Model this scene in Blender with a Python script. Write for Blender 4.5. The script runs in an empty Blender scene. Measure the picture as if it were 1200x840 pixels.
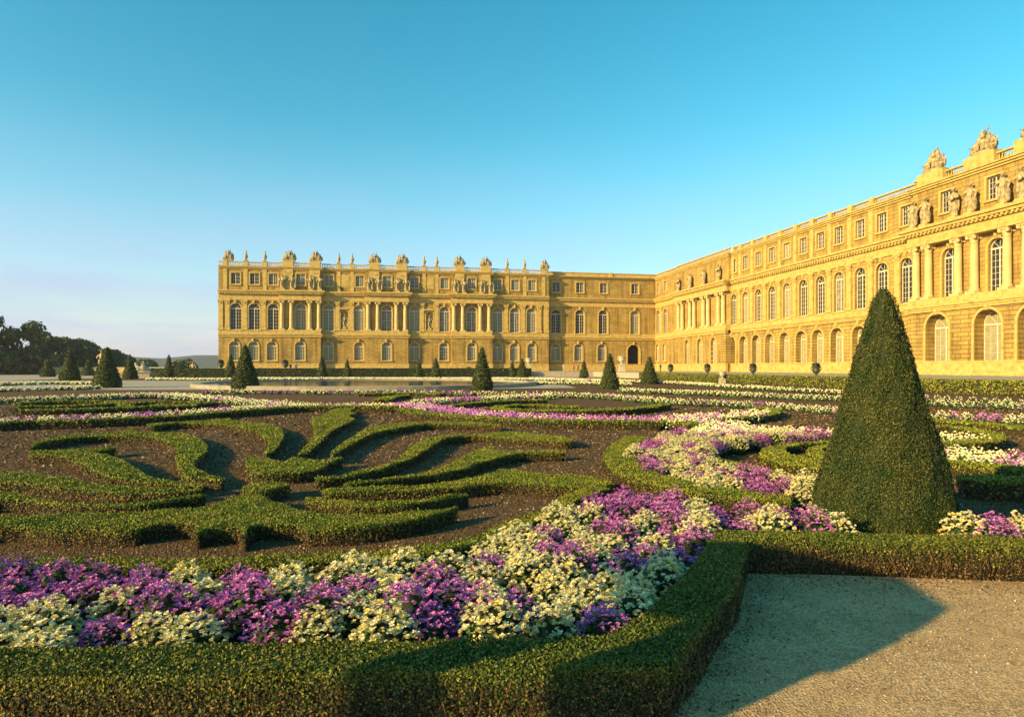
import bpy, bmesh, math, random
import numpy as np
from mathutils import Vector, Matrix
from mathutils.geometry import tessellate_polygon

# ------------------------------------------------------------------ camera, sky, sun, exposure
SC = bpy.context.scene
COL = SC.collection
FPX, CX, HY, EYE = 756.0, 603.0, 430.0, 2.0      # focal length, axis and horizon in photo pixels; eye height in metres
cd = bpy.data.cameras.new('camera')
cam = bpy.data.objects.new('camera', cd); COL.objects.link(cam)
cam.location = (0, 0, EYE); cam.rotation_euler = (math.radians(90), 0, 0)
cd.sensor_fit = 'HORIZONTAL'; cd.sensor_width = 36.0; cd.lens = 36.0*FPX/1200.0
cd.shift_x = -(CX-600)/1200.0; cd.shift_y = (HY-420)/1200.0
cd.clip_start = 0.1; cd.clip_end = 12000
SC.camera = cam

SUN_EL = math.radians(18.0)
SUN_H = Vector((-0.83, -0.557)).normalized()
SUN = Vector((SUN_H.x*math.cos(SUN_EL), SUN_H.y*math.cos(SUN_EL), math.sin(SUN_EL)))
W = bpy.data.worlds.new('World'); SC.world = W; W.use_nodes = True
nt = W.node_tree; nt.nodes.clear()
wo = nt.nodes.new('ShaderNodeOutputWorld'); bg = nt.nodes.new('ShaderNodeBackground')
sky = nt.nodes.new('ShaderNodeTexSky'); sky.sky_type = 'NISHITA'; sky.sun_disc = False
sky.sun_elevation = SUN_EL; sky.sun_rotation = math.atan2(SUN_H.x, SUN_H.y)
sky.altitude = 100; sky.air_density = 1.0; sky.dust_density = 0.3; sky.ozone_density = 1.0
hs = nt.nodes.new('ShaderNodeHueSaturation'); hs.inputs['Saturation'].default_value = 1.5; hs.inputs['Hue'].default_value = 0.464
nt.links.new(sky.outputs[0], hs.inputs['Color'])
# thin pale cloud bank low over the horizon
tc = nt.nodes.new('ShaderNodeTexCoord'); sx = nt.nodes.new('ShaderNodeSeparateXYZ'); nt.links.new(tc.outputs['Generated'], sx.inputs[0])
mpg = nt.nodes.new('ShaderNodeMapping'); mpg.inputs['Scale'].default_value = (2.2, 2.2, 13); nt.links.new(tc.outputs['Generated'], mpg.inputs[0])
nz = nt.nodes.new('ShaderNodeTexNoise'); nz.inputs['Scale'].default_value = 1.6; nz.inputs['Detail'].default_value = 7; nz.inputs['Roughness'].default_value = .6; nt.links.new(mpg.outputs[0], nz.inputs['Vector'])
def mrange(a, b, c, d, src):
    r = nt.nodes.new('ShaderNodeMapRange'); r.interpolation_type = 'SMOOTHSTEP'
    for k, v in zip((1, 2, 3, 4), (a, b, c, d)): r.inputs[k].default_value = v
    nt.links.new(src, r.inputs[0]); return r.outputs[0]
def mth(op, a, b):
    r = nt.nodes.new('ShaderNodeMath'); r.operation = op
    for k, v in enumerate((a, b)):
        if isinstance(v, (int, float)): r.inputs[k].default_value = v
        else: nt.links.new(v, r.inputs[k])
    return r.outputs[0]
low = mrange(.0, .36, 1, 0, sx.outputs[2]); cl = mrange(.35, .7, .62, 1, nz.outputs['Fac'])
fac = mth('MULTIPLY', mth('MULTIPLY', low, cl), .95)
mxw = nt.nodes.new('ShaderNodeMix'); mxw.data_type = 'RGBA'; nt.links.new(fac, mxw.inputs[0]); nt.links.new(hs.outputs[0], mxw.inputs[6]); mxw.inputs[7].default_value = (2.5, 2.95, 4.2, 1)
nt.links.new(mxw.outputs[2], bg.inputs['Color'])
bg.inputs['Strength'].default_value = 0.112
nt.links.new(bg.outputs[0], wo.inputs['Surface'])
sl = bpy.data.lights.new('sun', 'SUN'); sl.energy = 5.0; sl.angle = math.radians(0.5); sl.color = (1.0, 0.70, 0.28)
so = bpy.data.objects.new('sun', sl); COL.objects.link(so); so.location = (-40, -30, 30)
so.rotation_euler = (-SUN).to_track_quat('-Z', 'Y').to_euler()
SC.view_settings.view_transform = 'Standard'; SC.view_settings.look = 'None'
SC.view_settings.exposure = 0.97; SC.view_settings.gamma = 1.0; SC.view_settings.use_curve_mapping = False
SC.render.engine = 'CYCLES'
SC.cycles.use_denoising = True
SC.cycles.max_bounces = 6; SC.cycles.diffuse_bounces = 3; SC.cycles.glossy_bounces = 3
SC.cycles.transparent_max_bounces = 4

RNG = np.random.default_rng(7)
random.seed(7)

# ------------------------------------------------------------------ materials
def new_mat(name):
    m = bpy.data.materials.new(name); m.use_nodes = True
    n = m.node_tree; b = n.nodes['Principled BSDF']
    return m, n, b

def link(n, a, b): n.links.new(a, b)

def ramp(n, fac, stops):
    r = n.nodes.new('ShaderNodeValToRGB'); e = r.color_ramp.elements
    while len(e) < len(stops): e.new(0.5)
    for q, (p, c) in zip(e, stops): q.position = p; q.color = (*c, 1)
    link(n, fac, r.inputs[0]); return r.outputs[0]

def noise(n, scale, detail=4, vec=None, rough=0.6):
    t = n.nodes.new('ShaderNodeTexNoise'); t.inputs['Scale'].default_value = scale
    t.inputs['Detail'].default_value = detail; t.inputs['Roughness'].default_value = rough
    if vec is None:
        tc = n.nodes.new('ShaderNodeTexCoord'); vec = tc.outputs['Object']
    link(n, vec, t.inputs['Vector']); return t.outputs['Fac']

def mix(n, fac, a, b, mode='MIX'):
    x = n.nodes.new('ShaderNodeMix'); x.data_type = 'RGBA'; x.blend_type = mode
    if isinstance(fac, (int, float)): x.inputs[0].default_value = fac
    else: link(n, fac, x.inputs[0])
    for k, v in ((6, a), (7, b)):
        if isinstance(v, tuple): x.inputs[k].default_value = (*v, 1)
        else: link(n, v, x.inputs[k])
    return x.outputs[2]

def bump(n, b, h, strength, dist):
    u = n.nodes.new('ShaderNodeBump'); u.inputs['Strength'].default_value = strength; u.inputs['Distance'].default_value = dist
    link(n, h, u.inputs['Height']); link(n, u.outputs[0], b.inputs['Normal'])

def leaf_mat(name, stops, rough=0.6, spec=0.25, patch=None):
    m, n, b = new_mat(name)
    g = n.nodes.new('ShaderNodeNewGeometry')
    c = ramp(n, g.outputs['Random Per Island'], stops)
    if patch:
        f = noise(n, patch[0], 3)
        r = n.nodes.new('ShaderNodeMapRange'); r.inputs[1].default_value = 0.42; r.inputs[2].default_value = 0.62
        link(n, f, r.inputs[0])
        c = mix(n, r.outputs[0], c, patch[1], 'MULTIPLY')
    link(n, c, b.inputs['Base Color']); b.inputs['Roughness'].default_value = rough
    b.inputs['Specular IOR Level'].default_value = spec
    return m

def noise_mat(name, scale, stops, rough=0.8, bmp=None, spec=0.3):
    m, n, b = new_mat(name)
    f = noise(n, scale, 6)
    link(n, ramp(n, f, stops), b.inputs['Base Color'])
    b.inputs['Roughness'].default_value = rough; b.inputs['Specular IOR Level'].default_value = spec
    if bmp:
        h = noise(n, bmp[0], 4); bump(n, b, h, bmp[1], bmp[2])
    return m

M = {}
M['box_leaf'] = leaf_mat('box_leaf', [(0, (.07, .092, .008)), (.35, (.15, .172, .014)), (.7, (.235, .24, .02)), (1, (.36, .33, .045))], patch=(1.3, (.72, .88, .8)))
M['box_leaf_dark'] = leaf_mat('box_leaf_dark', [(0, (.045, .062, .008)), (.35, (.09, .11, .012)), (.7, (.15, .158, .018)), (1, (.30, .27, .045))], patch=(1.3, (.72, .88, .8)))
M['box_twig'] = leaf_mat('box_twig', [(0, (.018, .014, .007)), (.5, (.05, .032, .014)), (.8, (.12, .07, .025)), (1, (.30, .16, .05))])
M['box_shade'] = leaf_mat('box_shade_leaf', [(0, (.015, .02, .006)), (.6, (.035, .045, .01)), (1, (.09, .10, .02))])  # leaves of the hedge sides, shade put into their dark colour
M['box_core'] = noise_mat('box_core', 40, [(.3, (.014, .013, .006)), (.7, (.045, .036, .014))], 0.9)
M['yew_leaf'] = leaf_mat('yew_leaf', [(0, (.016, .03, .007)), (.5, (.036, .054, .010)), (.8, (.075, .088, .015)), (1, (.22, .19, .042))], patch=(3.2, (.5, .75, .7)))
M['yew_core'] = noise_mat('yew_core', 30, [(.3, (.012, .018, .006)), (.7, (.03, .04, .01))], 0.9)
M['dark_leaf'] = leaf_mat('dark_leaf', [(0, (.012, .022, .008)), (.6, (.03, .045, .014)), (1, (.06, .07, .02))])
M['tree_leaf'] = leaf_mat('tree_leaf', [(0, (.025, .042, .012)), (.6, (.06, .08, .02)), (1, (.13, .14, .035))])
M['bark'] = noise_mat('bark', 12, [(.3, (.05, .035, .022)), (.7, (.12, .085, .05))], 0.9)
M['plant_leaf'] = leaf_mat('plant_leaf', [(0, (.02, .05, .015)), (.6, (.05, .11, .03)), (1, (.09, .16, .04))])
M['cream'] = leaf_mat('cream_petal', [(0, (.60, .55, .28)), (.5, (.78, .70, .35)), (1, (.86, .81, .56))], 0.6, 0.2)
M['yellow'] = leaf_mat('yellow_petal', [(0, (.70, .58, .16)), (1, (.80, .70, .30))], 0.6, 0.2)
M['purple'] = leaf_mat('purple_petal', [(0, (.26, .05, .26)), (.4, (.46, .10, .38)), (.75, (.60, .18, .50)), (1, (.70, .42, .64))], 0.6, 0.2)

def soil_mat():
    m, n, b = new_mat('soil')
    f1 = noise(n, 60, 6); f2 = noise(n, 0.5, 4); v = n.nodes.new('ShaderNodeTexVoronoi'); v.inputs['Scale'].default_value = 45
    tc = n.nodes.new('ShaderNodeTexCoord'); link(n, tc.outputs['Object'], v.inputs['Vector'])
    c = ramp(n, f1, [(.3, (.045, .028, .014)), (.5, (.125, .080, .038)), (.62, (.21, .135, .065)), (.75, (.31, .22, .12))])
    f2b = n.nodes.new('ShaderNodeMath'); f2b.operation = 'MULTIPLY'; f2b.inputs[1].default_value = .5; link(n, f2, f2b.inputs[0])
    c2 = mix(n, f2b.outputs[0], c, (.15, .08, .035))
    link(n, c2, b.inputs['Base Color']); b.inputs['Roughness'].default_value = 0.95; b.inputs['Specular IOR Level'].default_value = 0.1
    bump(n, b, v.outputs['Distance'], 0.9, 0.03)
    return m
M['soil'] = soil_mat()

def gravel_mat(name, dark, mid, light, scale):
    m, n, b = new_mat(name)
    v = n.nodes.new('ShaderNodeTexVoronoi'); v.inputs['Scale'].default_value = scale
    tc = n.nodes.new('ShaderNodeTexCoord'); link(n, tc.outputs['Object'], v.inputs['Vector'])
    sep = n.nodes.new('ShaderNodeSeparateColor'); link(n, v.outputs['Color'], sep.inputs[0])
    c = ramp(n, sep.outputs[0], [(0, dark), (.5, mid), (1, light)])
    f2 = noise(n, 0.9, 5); f4 = noise(n, 2.3, 8, rough=.75)
    c = mix(n, f2, c, mid); c = mix(n, .55, c, ramp(n, f4, [(.36, (.55, .52, .48)), (.56, (1, 1, 1))]), 'MULTIPLY')
    link(n, c, b.inputs['Base Color']); b.inputs['Roughness'].default_value = 0.95; b.inputs['Specular IOR Level'].default_value = 0.15
    bump(n, b, v.outputs['Distance'], 0.8, 0.012)
    return m
M['gravel'] = gravel_mat('gravel', (.24, .155, .07), (.58, .375, .17), (.76, .57, .33), 70)
M['gravel_far'] = gravel_mat('gravel_far', (.34, .29, .21), (.42, .36, .27), (.5, .45, .36), 8)
M['pebble'] = leaf_mat('pebble', [(0, (.10, .08, .06)), (.5, (.32, .23, .13)), (.93, (.44, .35, .23)), (1, (.62, .57, .48))], .9, .2)
M['litter'] = leaf_mat('litter', [(0, (.04, .025, .013)), (.45, (.13, .08, .036)), (.8, (.25, .15, .065)), (.94, (.34, .25, .14)), (1, (.48, .42, .33))], .9, .2)

def stone_wall_mat(name, base, joint, bw, bh, mort, stain=.55):
    m, n, b = new_mat(name)
    tc = n.nodes.new('ShaderNodeTexCoord'); s = n.nodes.new('ShaderNodeSeparateXYZ'); c = n.nodes.new('ShaderNodeCombineXYZ')
    link(n, tc.outputs['Object'], s.inputs[0]); link(n, s.outputs[0], c.inputs[0]); link(n, s.outputs[2], c.inputs[1])
    br = n.nodes.new('ShaderNodeTexBrick'); br.inputs['Scale'].default_value = 1
    br.inputs['Brick Width'].default_value = bw; br.inputs['Row Height'].default_value = bh; br.inputs['Mortar Size'].default_value = mort
    br.inputs['Color1'].default_value = (*base, 1); br.inputs['Color2'].default_value = (*[base[0]*.80, base[1]*.80, base[2]*.95], 1)
    br.inputs['Mortar'].default_value = (*joint, 1); br.inputs['Bias'].default_value = 0.1
    link(n, c.outputs[0], br.inputs['Vector'])
    f = noise(n, 0.35, 7, rough=.7)
    st = ramp(n, f, [(.3, (stain, stain*.95, stain*.85)), (.6, (1, 1, 1))])
    mp = n.nodes.new('ShaderNodeMapping'); mp.inputs['Scale'].default_value = (1.1, 1.1, .09); link(n, tc.outputs['Object'], mp.inputs[0])
    fs = noise(n, 1.0, 5, mp.outputs[0], .65)
    col = mix(n, .8, br.outputs['Color'], st, 'MULTIPLY')
    col = mix(n, .75, col, ramp(n, fs, [(.36, (.46, .48, .54)), (.52, (1, 1, 1)), (.7, (1.06, 1.06, 1.1))]), 'MULTIPLY')
    f3 = noise(n, 5, 5); col = mix(n, .35, col, ramp(n, f3, [(.35, (.7, .68, .62)), (.65, (1, 1, 1))]), 'MULTIPLY')
    link(n, col, b.inputs['Base Color']); b.inputs['Roughness'].default_value = .9; b.inputs['Specular IOR Level'].default_value = .2
    bump(n, b, br.outputs['Fac'], -.6, .04)
    return m
STONE = (.50, .345, .085)
M['wall'] = stone_wall_mat('ashlar_stone', STONE, (.20, .14, .05), 1.5, .52, .035)
M['rustic'] = stone_wall_mat('rusticated_stone', STONE, (.20, .14, .05), 2.2, .52, .055)
M['trim'] = noise_mat('trim_stone', 1.6, [(.3, (.30, .215, .065)), (.5, (.48, .345, .10)), (.7, (.54, .405, .145))], .9, (9, .35, .05))
M['column'] = noise_mat('column_stone', 1.2, [(.3, (.44, .34, .14)), (.65, (.57, .45, .21))], .85, (9, .25, .04))
M['sculpt'] = noise_mat('sculpture_stone', 2.5, [(.32, (.10, .085, .055)), (.5, (.34, .27, .14)), (.68, (.54, .44, .23))], .9, (7, .5, .06))
M['pale'] = noise_mat('pale_stone', 2.5, [(.3, (.32, .29, .21)), (.65, (.50, .46, .35))], .85, (7, .3, .03))
M['kerb'] = noise_mat('kerb_stone', 1.2, [(.3, (.22, .20, .15)), (.7, (.36, .33, .26))], .9)
M['bronze'] = noise_mat('bronze', 3, [(.3, (.02, .025, .02)), (.7, (.06, .06, .045))], .5, (9, .3, .02), .5)
M['lead'] = noise_mat('roof_lead', .5, [(.3, (.16, .17, .18)), (.7, (.26, .27, .28))], .6)
M['white_frame'] = noise_mat('white_frame', 3, [(.3, (.54, .49, .36)), (.7, (.66, .61, .47))], .6)
m, n, b = new_mat('window_glass'); b.inputs['Base Color'].default_value = (.03, .035, .035, 1); b.inputs['Roughness'].default_value = .15; b.inputs['Specular IOR Level'].default_value = .2; M['glass'] = m
M['blind'] = noise_mat('window_blind', 1.5, [(.3, (.22, .20, .11)), (.7, (.32, .30, .17))], .8)
M['grey_blind'] = noise_mat('shutter_wood', 1.5, [(.3, (.19, .175, .10)), (.7, (.27, .25, .15))], .7)
M['curtain'] = noise_mat('window_curtain', .9, [(.35, (.10, .10, .08)), (.5, (.16, .15, .11)), (.65, (.30, .28, .20))], .5)
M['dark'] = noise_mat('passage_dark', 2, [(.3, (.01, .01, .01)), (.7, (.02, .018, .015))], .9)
m, n, b = new_mat('water'); b.inputs['Base Color'].default_value = (.05, .08, .09, 1); b.inputs['Roughness'].default_value = .06
bump(n, b, noise(n, 1.5, 3), .08, .05); M['water'] = m
M['hill'] = noise_mat('hill_wood', .02, [(.3, (.02, .035, .02)), (.7, (.045, .06, .03))], 1)
M['turf'] = noise_mat('turf', 3, [(.3, (.06, .10, .02)), (.7, (.12, .16, .04))], .95)
for k, c in dict(skin=(.45, .26, .17), shirt=(.55, .5, .42), blue=(.05, .06, .10), hair=(.03, .02, .015), red=(.3, .06, .04)).items():
    M[k] = noise_mat('cloth_' + k if k != 'skin' else 'skin', 8, [(.3, tuple(x*.85 for x in c)), (.7, c)], .85)

# ------------------------------------------------------------------ helpers
def gp(x, y, h=0.0):
    """ground position of the photo pixel (x, y) seen at height h"""
    D = (EYE-h)*FPX/(y-HY)
    return np.array([(x-CX)/FPX*D, D])

def tag(o, label=None, cat=None, group=None, kind=None):
    if label: o['label'] = label
    if cat: o['category'] = cat
    if group: o['group'] = group
    if kind: o['kind'] = kind
    return o

def link_obj(name, me, parent=None, loc=None):
    o = bpy.data.objects.new(name, me); COL.objects.link(o)
    if parent: o.parent = parent
    if loc is not None: o.location = loc
    return o

def empty(name, loc, rz=0):
    o = bpy.data.objects.new(name, None); COL.objects.link(o); o.location = loc; o.rotation_euler = (0, 0, rz)
    o.empty_display_size = .3
    return o

class MB:
    def __init__(s): s.v = []; s.f = []; s.m = []; s.n = 0; s.smooth = []
    def add(s, verts, faces, m=0, smooth=False):
        b = s.n; s.v.extend([tuple(map(float, p)) for p in verts]); s.n += len(verts)
        for f in faces: s.f.append([i+b for i in f]); s.m.append(m); s.smooth.append(smooth)
    def box(s, x0, x1, y0, y1, z0, z1, m=0):
        v = [(x0, y0, z0), (x1, y0, z0), (x1, y1, z0), (x0, y1, z0), (x0, y0, z1), (x1, y0, z1), (x1, y1, z1), (x0, y1, z1)]
        s.add(v, [(0, 3, 2, 1), (4, 5, 6, 7), (0, 1, 5, 4), (1, 2, 6, 5), (2, 3, 7, 6), (3, 0, 4, 7)], m)
    def quad(s, a, b, c, d, m=0): s.add([a, b, c, d], [(0, 1, 2, 3)], m)
    def lathe(s, prof, c=(0, 0, 0), seg=16, m=0, smooth=True, sy=1.0, fold=0, amp=0):
        vs = []; fs = []
        for (r, z) in prof:
            for k in range(seg):
                a = 2*math.pi*k/seg; q = r*(1+amp*math.cos(fold*a)) if fold else r
                vs.append((c[0]+q*math.cos(a), c[1]+q*math.sin(a)*sy, c[2]+z))
        for i in range(len(prof)-1):
            for k in range(seg):
                a = i*seg+k; b_ = i*seg+(k+1) % seg
                fs.append((a, b_, b_+seg, a+seg))
        fs.append(tuple(range(seg-1, -1, -1))); fs.append(tuple(range((len(prof)-1)*seg, len(prof)*seg)))
        s.add(vs, fs, m, smooth)
    def tube(s, p, q, r0, r1, seg=8, m=0):
        p = Vector(p); q = Vector(q); d = (q-p); L = d.length
        if L < 1e-6: return
        rot = d.to_track_quat('Z', 'Y').to_matrix()
        vs = []
        for (c, r) in ((p, r0), (q, r1)):
            for k in range(seg):
                a = 2*math.pi*k/seg; vs.append(tuple(c+rot @ Vector((r*math.cos(a), r*math.sin(a), 0))))
        fs = [(k, (k+1) % seg, (k+1) % seg+seg, k+seg) for k in range(seg)]
        fs += [tuple(range(seg-1, -1, -1)), tuple(range(seg, 2*seg))]
        s.add(vs, fs, m, True)
    def blob(s, c, r, m=0, seg=10, rings=6, jit=0, rot=0):
        prof = []; vs = []; fs = []
        for i in range(1, rings):
            t = math.pi*i/rings
            for k in range(seg):
                a = 2*math.pi*k/seg+rot; j = 1+random.uniform(-jit, jit)
                vs.append((c[0]+r[0]*math.sin(t)*math.cos(a)*j, c[1]+r[1]*math.sin(t)*math.sin(a)*j, c[2]-r[2]*math.cos(t)*j))
        n = len(vs); vs += [(c[0], c[1], c[2]-r[2]), (c[0], c[1], c[2]+r[2])]
        for i in range(rings-2):
            for k in range(seg):
                a = i*seg+k; b_ = i*seg+(k+1) % seg; fs.append((a, b_, b_+seg, a+seg))
        for k in range(seg):
            fs.append((n, (k+1) % seg, k)); o = (rings-2)*seg; fs.append((n+1, o+k, o+(k+1) % seg))
        s.add(vs, fs, m, True)
    def mesh(s, name, mats):
        me = bpy.data.meshes.new(name); me.from_pydata(s.v, [], s.f)
        for q in mats: me.materials.append(q)
        me.polygons.foreach_set('material_index', s.m); me.polygons.foreach_set('use_smooth', s.smooth)
        me.update(); return me
    def build(s, name, mats, parent=None, loc=None):
        return link_obj(name, s.mesh(name, mats if isinstance(mats, list) else [mats]), parent, loc)

def np_mesh(name, mb, LV, LM, mats):
    """mesh of the polygons in mb (or None) plus leaf quads LV (N,4,3) with material indices LM"""
    nv0 = mb.n if mb else 0
    v = np.concatenate([np.array(mb.v, float).reshape(-1, 3) if mb else np.zeros((0, 3)), LV.reshape(-1, 3)])
    lens = [len(f) for f in mb.f] if mb else []
    idx = [i for f in mb.f for i in f] if mb else []
    N = len(LV)
    tot = np.concatenate([np.array(lens, np.int32), np.full(N, 4, np.int32)])
    loops = np.concatenate([np.array(idx, np.int32), np.arange(nv0, nv0+4*N, dtype=np.int32)])
    start = np.concatenate([[0], np.cumsum(tot)[:-1]]).astype(np.int32)
    me = bpy.data.meshes.new(name)
    me.vertices.add(len(v)); me.vertices.foreach_set('co', v.astype(np.float32).ravel())
    me.loops.add(len(loops)); me.loops.foreach_set('vertex_index', loops)
    me.polygons.add(len(tot)); me.polygons.foreach_set('loop_start', start); me.polygons.foreach_set('loop_total', tot)
    for q in mats: me.materials.append(q)
    me.polygons.foreach_set('material_index', np.concatenate([np.array(mb.m if mb else [], np.int32), np.asarray(LM, np.int32)]))
    me.update(calc_edges=True); me.validate()
    return me

def leaf_quads(P, Nrm, size, rng, tilt=.7, asp=.6):
    n = len(P)
    nn = Nrm+rng.normal(0, tilt, (n, 3)); nn /= np.linalg.norm(nn, axis=1, keepdims=True)+1e-9
    t = rng.normal(0, 1, (n, 3)); t -= nn*np.sum(t*nn, 1, keepdims=True); t /= np.linalg.norm(t, axis=1, keepdims=True)+1e-9
    b = np.cross(nn, t); s = (np.asarray(size)*rng.uniform(.7, 1.3, n))[:, None]
    q = np.stack([P-t*s*.5, P-b*s*.5*asp+t*s*.05, P+t*s*.5, P+b*s*.5*asp+t*s*.05], 1)
    return q

def inside(P, poly):
    x, y = P[:, 0], P[:, 1]; r = np.zeros(len(P), bool); n = len(poly); j = n-1
    for i in range(n):
        xi, yi = poly[i]; xj, yj = poly[j]
        c = ((yi > y) != (yj > y))
        if c.any():
            xx = (xj-xi)*(y-yi)/((yj-yi) if yj != yi else 1e-12)+xi
            r ^= c & (x < xx)
        j = i
    return r

def smooth_closed(p, n=4):
    p = np.array(p, float); m = len(p); out = []
    for i in range(m):
        a, b, c, d = p[i-1], p[i], p[(i+1) % m], p[(i+2) % m]
        for k in range(n):
            t = k/n
            out.append(.5*((2*b)+(c-a)*t+(2*a-5*b+4*c-d)*t*t+(3*b-a-3*c+d)*t**3))
    return np.array(out)

def smooth_open(p, n=6):
    p = np.array(p, float); p = np.vstack([2*p[0]-p[1], p, 2*p[-1]-p[-2]]); out = []
    for i in range(1, len(p)-2):
        a, b, c, d = p[i-1:i+3]
        for k in range(n):
            t = k/n
            out.append(.5*((2*b)+(c-a)*t+(2*a-5*b+4*c-d)*t*t+(3*b-a-3*c+d)*t**3))
    out.append(p[-2]); return np.array(out)

def strip(pts, w, smooth=True):
    p = smooth_open(pts) if smooth else np.array(pts, float)
    d = np.gradient(p, axis=0); d /= np.linalg.norm(d, axis=1, keepdims=True)+1e-9
    nrm = np.stack([-d[:, 1], d[:, 0]], 1)
    return np.vstack([p+nrm*w/2, (p-nrm*w/2)[::-1]])

def area(p): return .5*np.sum(p[:, 0]*np.roll(p[:, 1], -1)-np.roll(p[:, 0], -1)*p[:, 1])

def hedge(label, poly, hh, name='box_hedge', leaf=None, mats=('box_core', 'box_leaf', 'box_twig', 'box_shade'), dens=1.0, group=None, cat='hedge', base=0.0, twig=.8, smin=.02, sk=.0030, shrink=0.0, sticks=0, side_leaf=.45, side_pow=2.0):
    """clipped hedge: solid body with small leaves over its top and sides"""
    poly = np.array(poly, float)
    if area(poly) < 0: poly = poly[::-1]
    c = poly.mean(0); rng = RNG
    pl = poly-c; n = len(pl)
    d = np.roll(pl, -1, 0)-np.roll(pl, 1, 0); nr = np.stack([d[:, 1], -d[:, 0]], 1); nr /= np.linalg.norm(nr, axis=1, keepdims=True)+1e-9
    if shrink:
        src = pl.copy(); q = pl-nr*shrink; keep = inside(q, src)
        for a, b_ in zip(src, np.roll(src, -1, 0)):
            ab = b_-a; t = np.clip(((q-a)@ab)/(ab@ab+1e-12), 0, 1); keep &= np.linalg.norm(q-a-t[:, None]*ab, axis=1) > shrink*.93
        if keep.sum() > 5:
            pl = q[keep]; n = len(pl); d = np.roll(pl, -1, 0)-np.roll(pl, 1, 0)
            nr = np.stack([d[:, 1], -d[:, 0]], 1); nr /= np.linalg.norm(nr, axis=1, keepdims=True)+1e-9
    mb = MB(); rings = []
    ins = 0.0
    for (off, z) in ((-.03, -.03), (-.042, hh*.5), (-.035, hh*.86), (-.035, hh-.03)):
        q = pl+nr*off; rings.append([(a, b_, z) for a, b_ in q])
    vs = sum(rings, []); fs = []
    for r in range(3):
        for k in range(n):
            a = r*n+k; b_ = r*n+(k+1) % n; fs.append((a, b_, b_+n, a+n))
    top3 = [Vector((a, b_, 0)) for a, b_, _ in rings[3]]
    for tri in tessellate_polygon([top3]): fs.append(tuple(3*n+i for i in (tri if (top3[tri[1]]-top3[tri[0]]).cross(top3[tri[2]]-top3[tri[0]]).z > 0 else tri[::-1])))
    mb.add(vs, fs, 0)
    # leaves on top, size by distance from the camera
    A = abs(area(pl)); lo, hi = pl.min(0), pl.max(0); bb = (hi-lo).prod()
    dist = np.linalg.norm(poly, axis=1); Dm = np.percentile(dist, 25)
    s = leaf if leaf else max(smin, sk*Dm)
    per = 1.5/(.3*s*s)*dens
    N = int(min(per*bb, 900000)); P = rng.uniform(lo, hi, (N, 2)); P = P[inside(P, pl)]
    top = np.column_stack([P, hh+rng.normal(0, min(.012, s*.5), len(P))])
    wv = wob(P[:, 0]+c[0], P[:, 1]+c[1]); top[:, 2] += .010*wv-.004; top = top[rng.random(len(P)) < np.clip(1.35-.55*np.maximum(wv-.8, 0), .45, 1)]
    tn = np.tile([0, 0, 1.0], (len(top), 1))
    # sides
    e = np.roll(pl, -1, 0)-pl; L = np.linalg.norm(e, axis=1); LL = L.sum(); Ns = int(per*LL*hh)
    k = rng.choice(n, Ns, p=L/LL); t = rng.random(Ns)[:, None]
    xy = pl[k]+e[k]*t; sn = np.stack([e[k][:, 1], -e[k][:, 0]], 1)/L[k][:, None]
    z = rng.random(Ns)**.85*hh
    rough = rng.normal(-s*.2, s*.4, Ns)+np.clip(.010*wob(xy[:, 0]+c[0]+z*3, xy[:, 1]+c[1]), -.018, .03)
    side = np.column_stack([xy+sn*rough[:, None], z]); sn3 = np.column_stack([sn, np.full(Ns, .15)])
    tw = (rng.random(Ns) < np.clip(1.5-z/hh*1.6, 0, 1)*twig); shade_leaf = rng.random(Ns) < np.clip(1.7-z/hh*1.5, 0, .75)*(twig > .3)  # brown twigs, plus leaves darkened towards the foot as painted shade
    # thin out the foot of the sides so that stems and the dark core show, standing for shade
    keep = rng.random(Ns) < np.clip(side_leaf+(z/hh)**side_pow*.6, 0, 1); side, sn3, tw, shade_leaf = side[keep], sn3[keep], tw[keep], shade_leaf[keep]
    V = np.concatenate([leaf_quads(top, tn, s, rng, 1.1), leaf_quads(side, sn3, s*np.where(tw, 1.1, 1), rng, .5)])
    LM = np.concatenate([np.where(rng.random(len(top)) < .03, 2, 1), np.where(tw, 2, np.where(shade_leaf, 3, 1))])
    for _ in range(sticks):          # bare stems at the foot
        q = int(rng.choice(n, p=L/LL)); f = rng.random(); p = pl[q]+e[q]*f; nn = np.array([e[q][1], -e[q][0]])/L[q]; tt = e[q]/L[q]
        z1 = hh*rng.uniform(.35, .8); sl_ = rng.uniform(-.12, .12)
        a_ = p-nn*rng.uniform(.01, .05); b2 = p+nn*rng.uniform(-.01, .035)+tt*sl_
        mb.tube((a_[0], a_[1], -.01), (b2[0], b2[1], z1), rng.uniform(.003, .006), .002, 4, 2)
    me = np_mesh(name, mb, V, LM, [M[q] for q in mats])
    o = link_obj(name, me, None, (c[0], c[1], base))
    return tag(o, label, cat, group or 'clipped hedges of the parterre')

def px_poly(pts, h, n=4): return np.array([gp(x, y, h) for x, y in smooth_closed(pts, n)])
def px_line(pts, h): return np.array([gp(x, y, h) for x, y in pts])

WV = [(random.uniform(3, 16), random.uniform(0, 6.28), random.uniform(0, 6.28)) for _ in range(14)]
def wob(x, y):
    r = np.zeros(len(x))
    for f, a, p in WV: r += np.sin(f*(x*math.cos(a)+y*math.sin(a))+p)/math.sqrt(len(WV)/2)
    return r
# ------------------------------------------------------------------ ground
def sheet(name, poly, z, mat, kind='structure'):
    mb = MB(); mb.add([(x, y, 0) for x, y in poly], [tuple(range(len(poly)))])
    o = mb.build(name, M[mat], None, (0, 0, z)); return tag(o, kind=kind)

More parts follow.
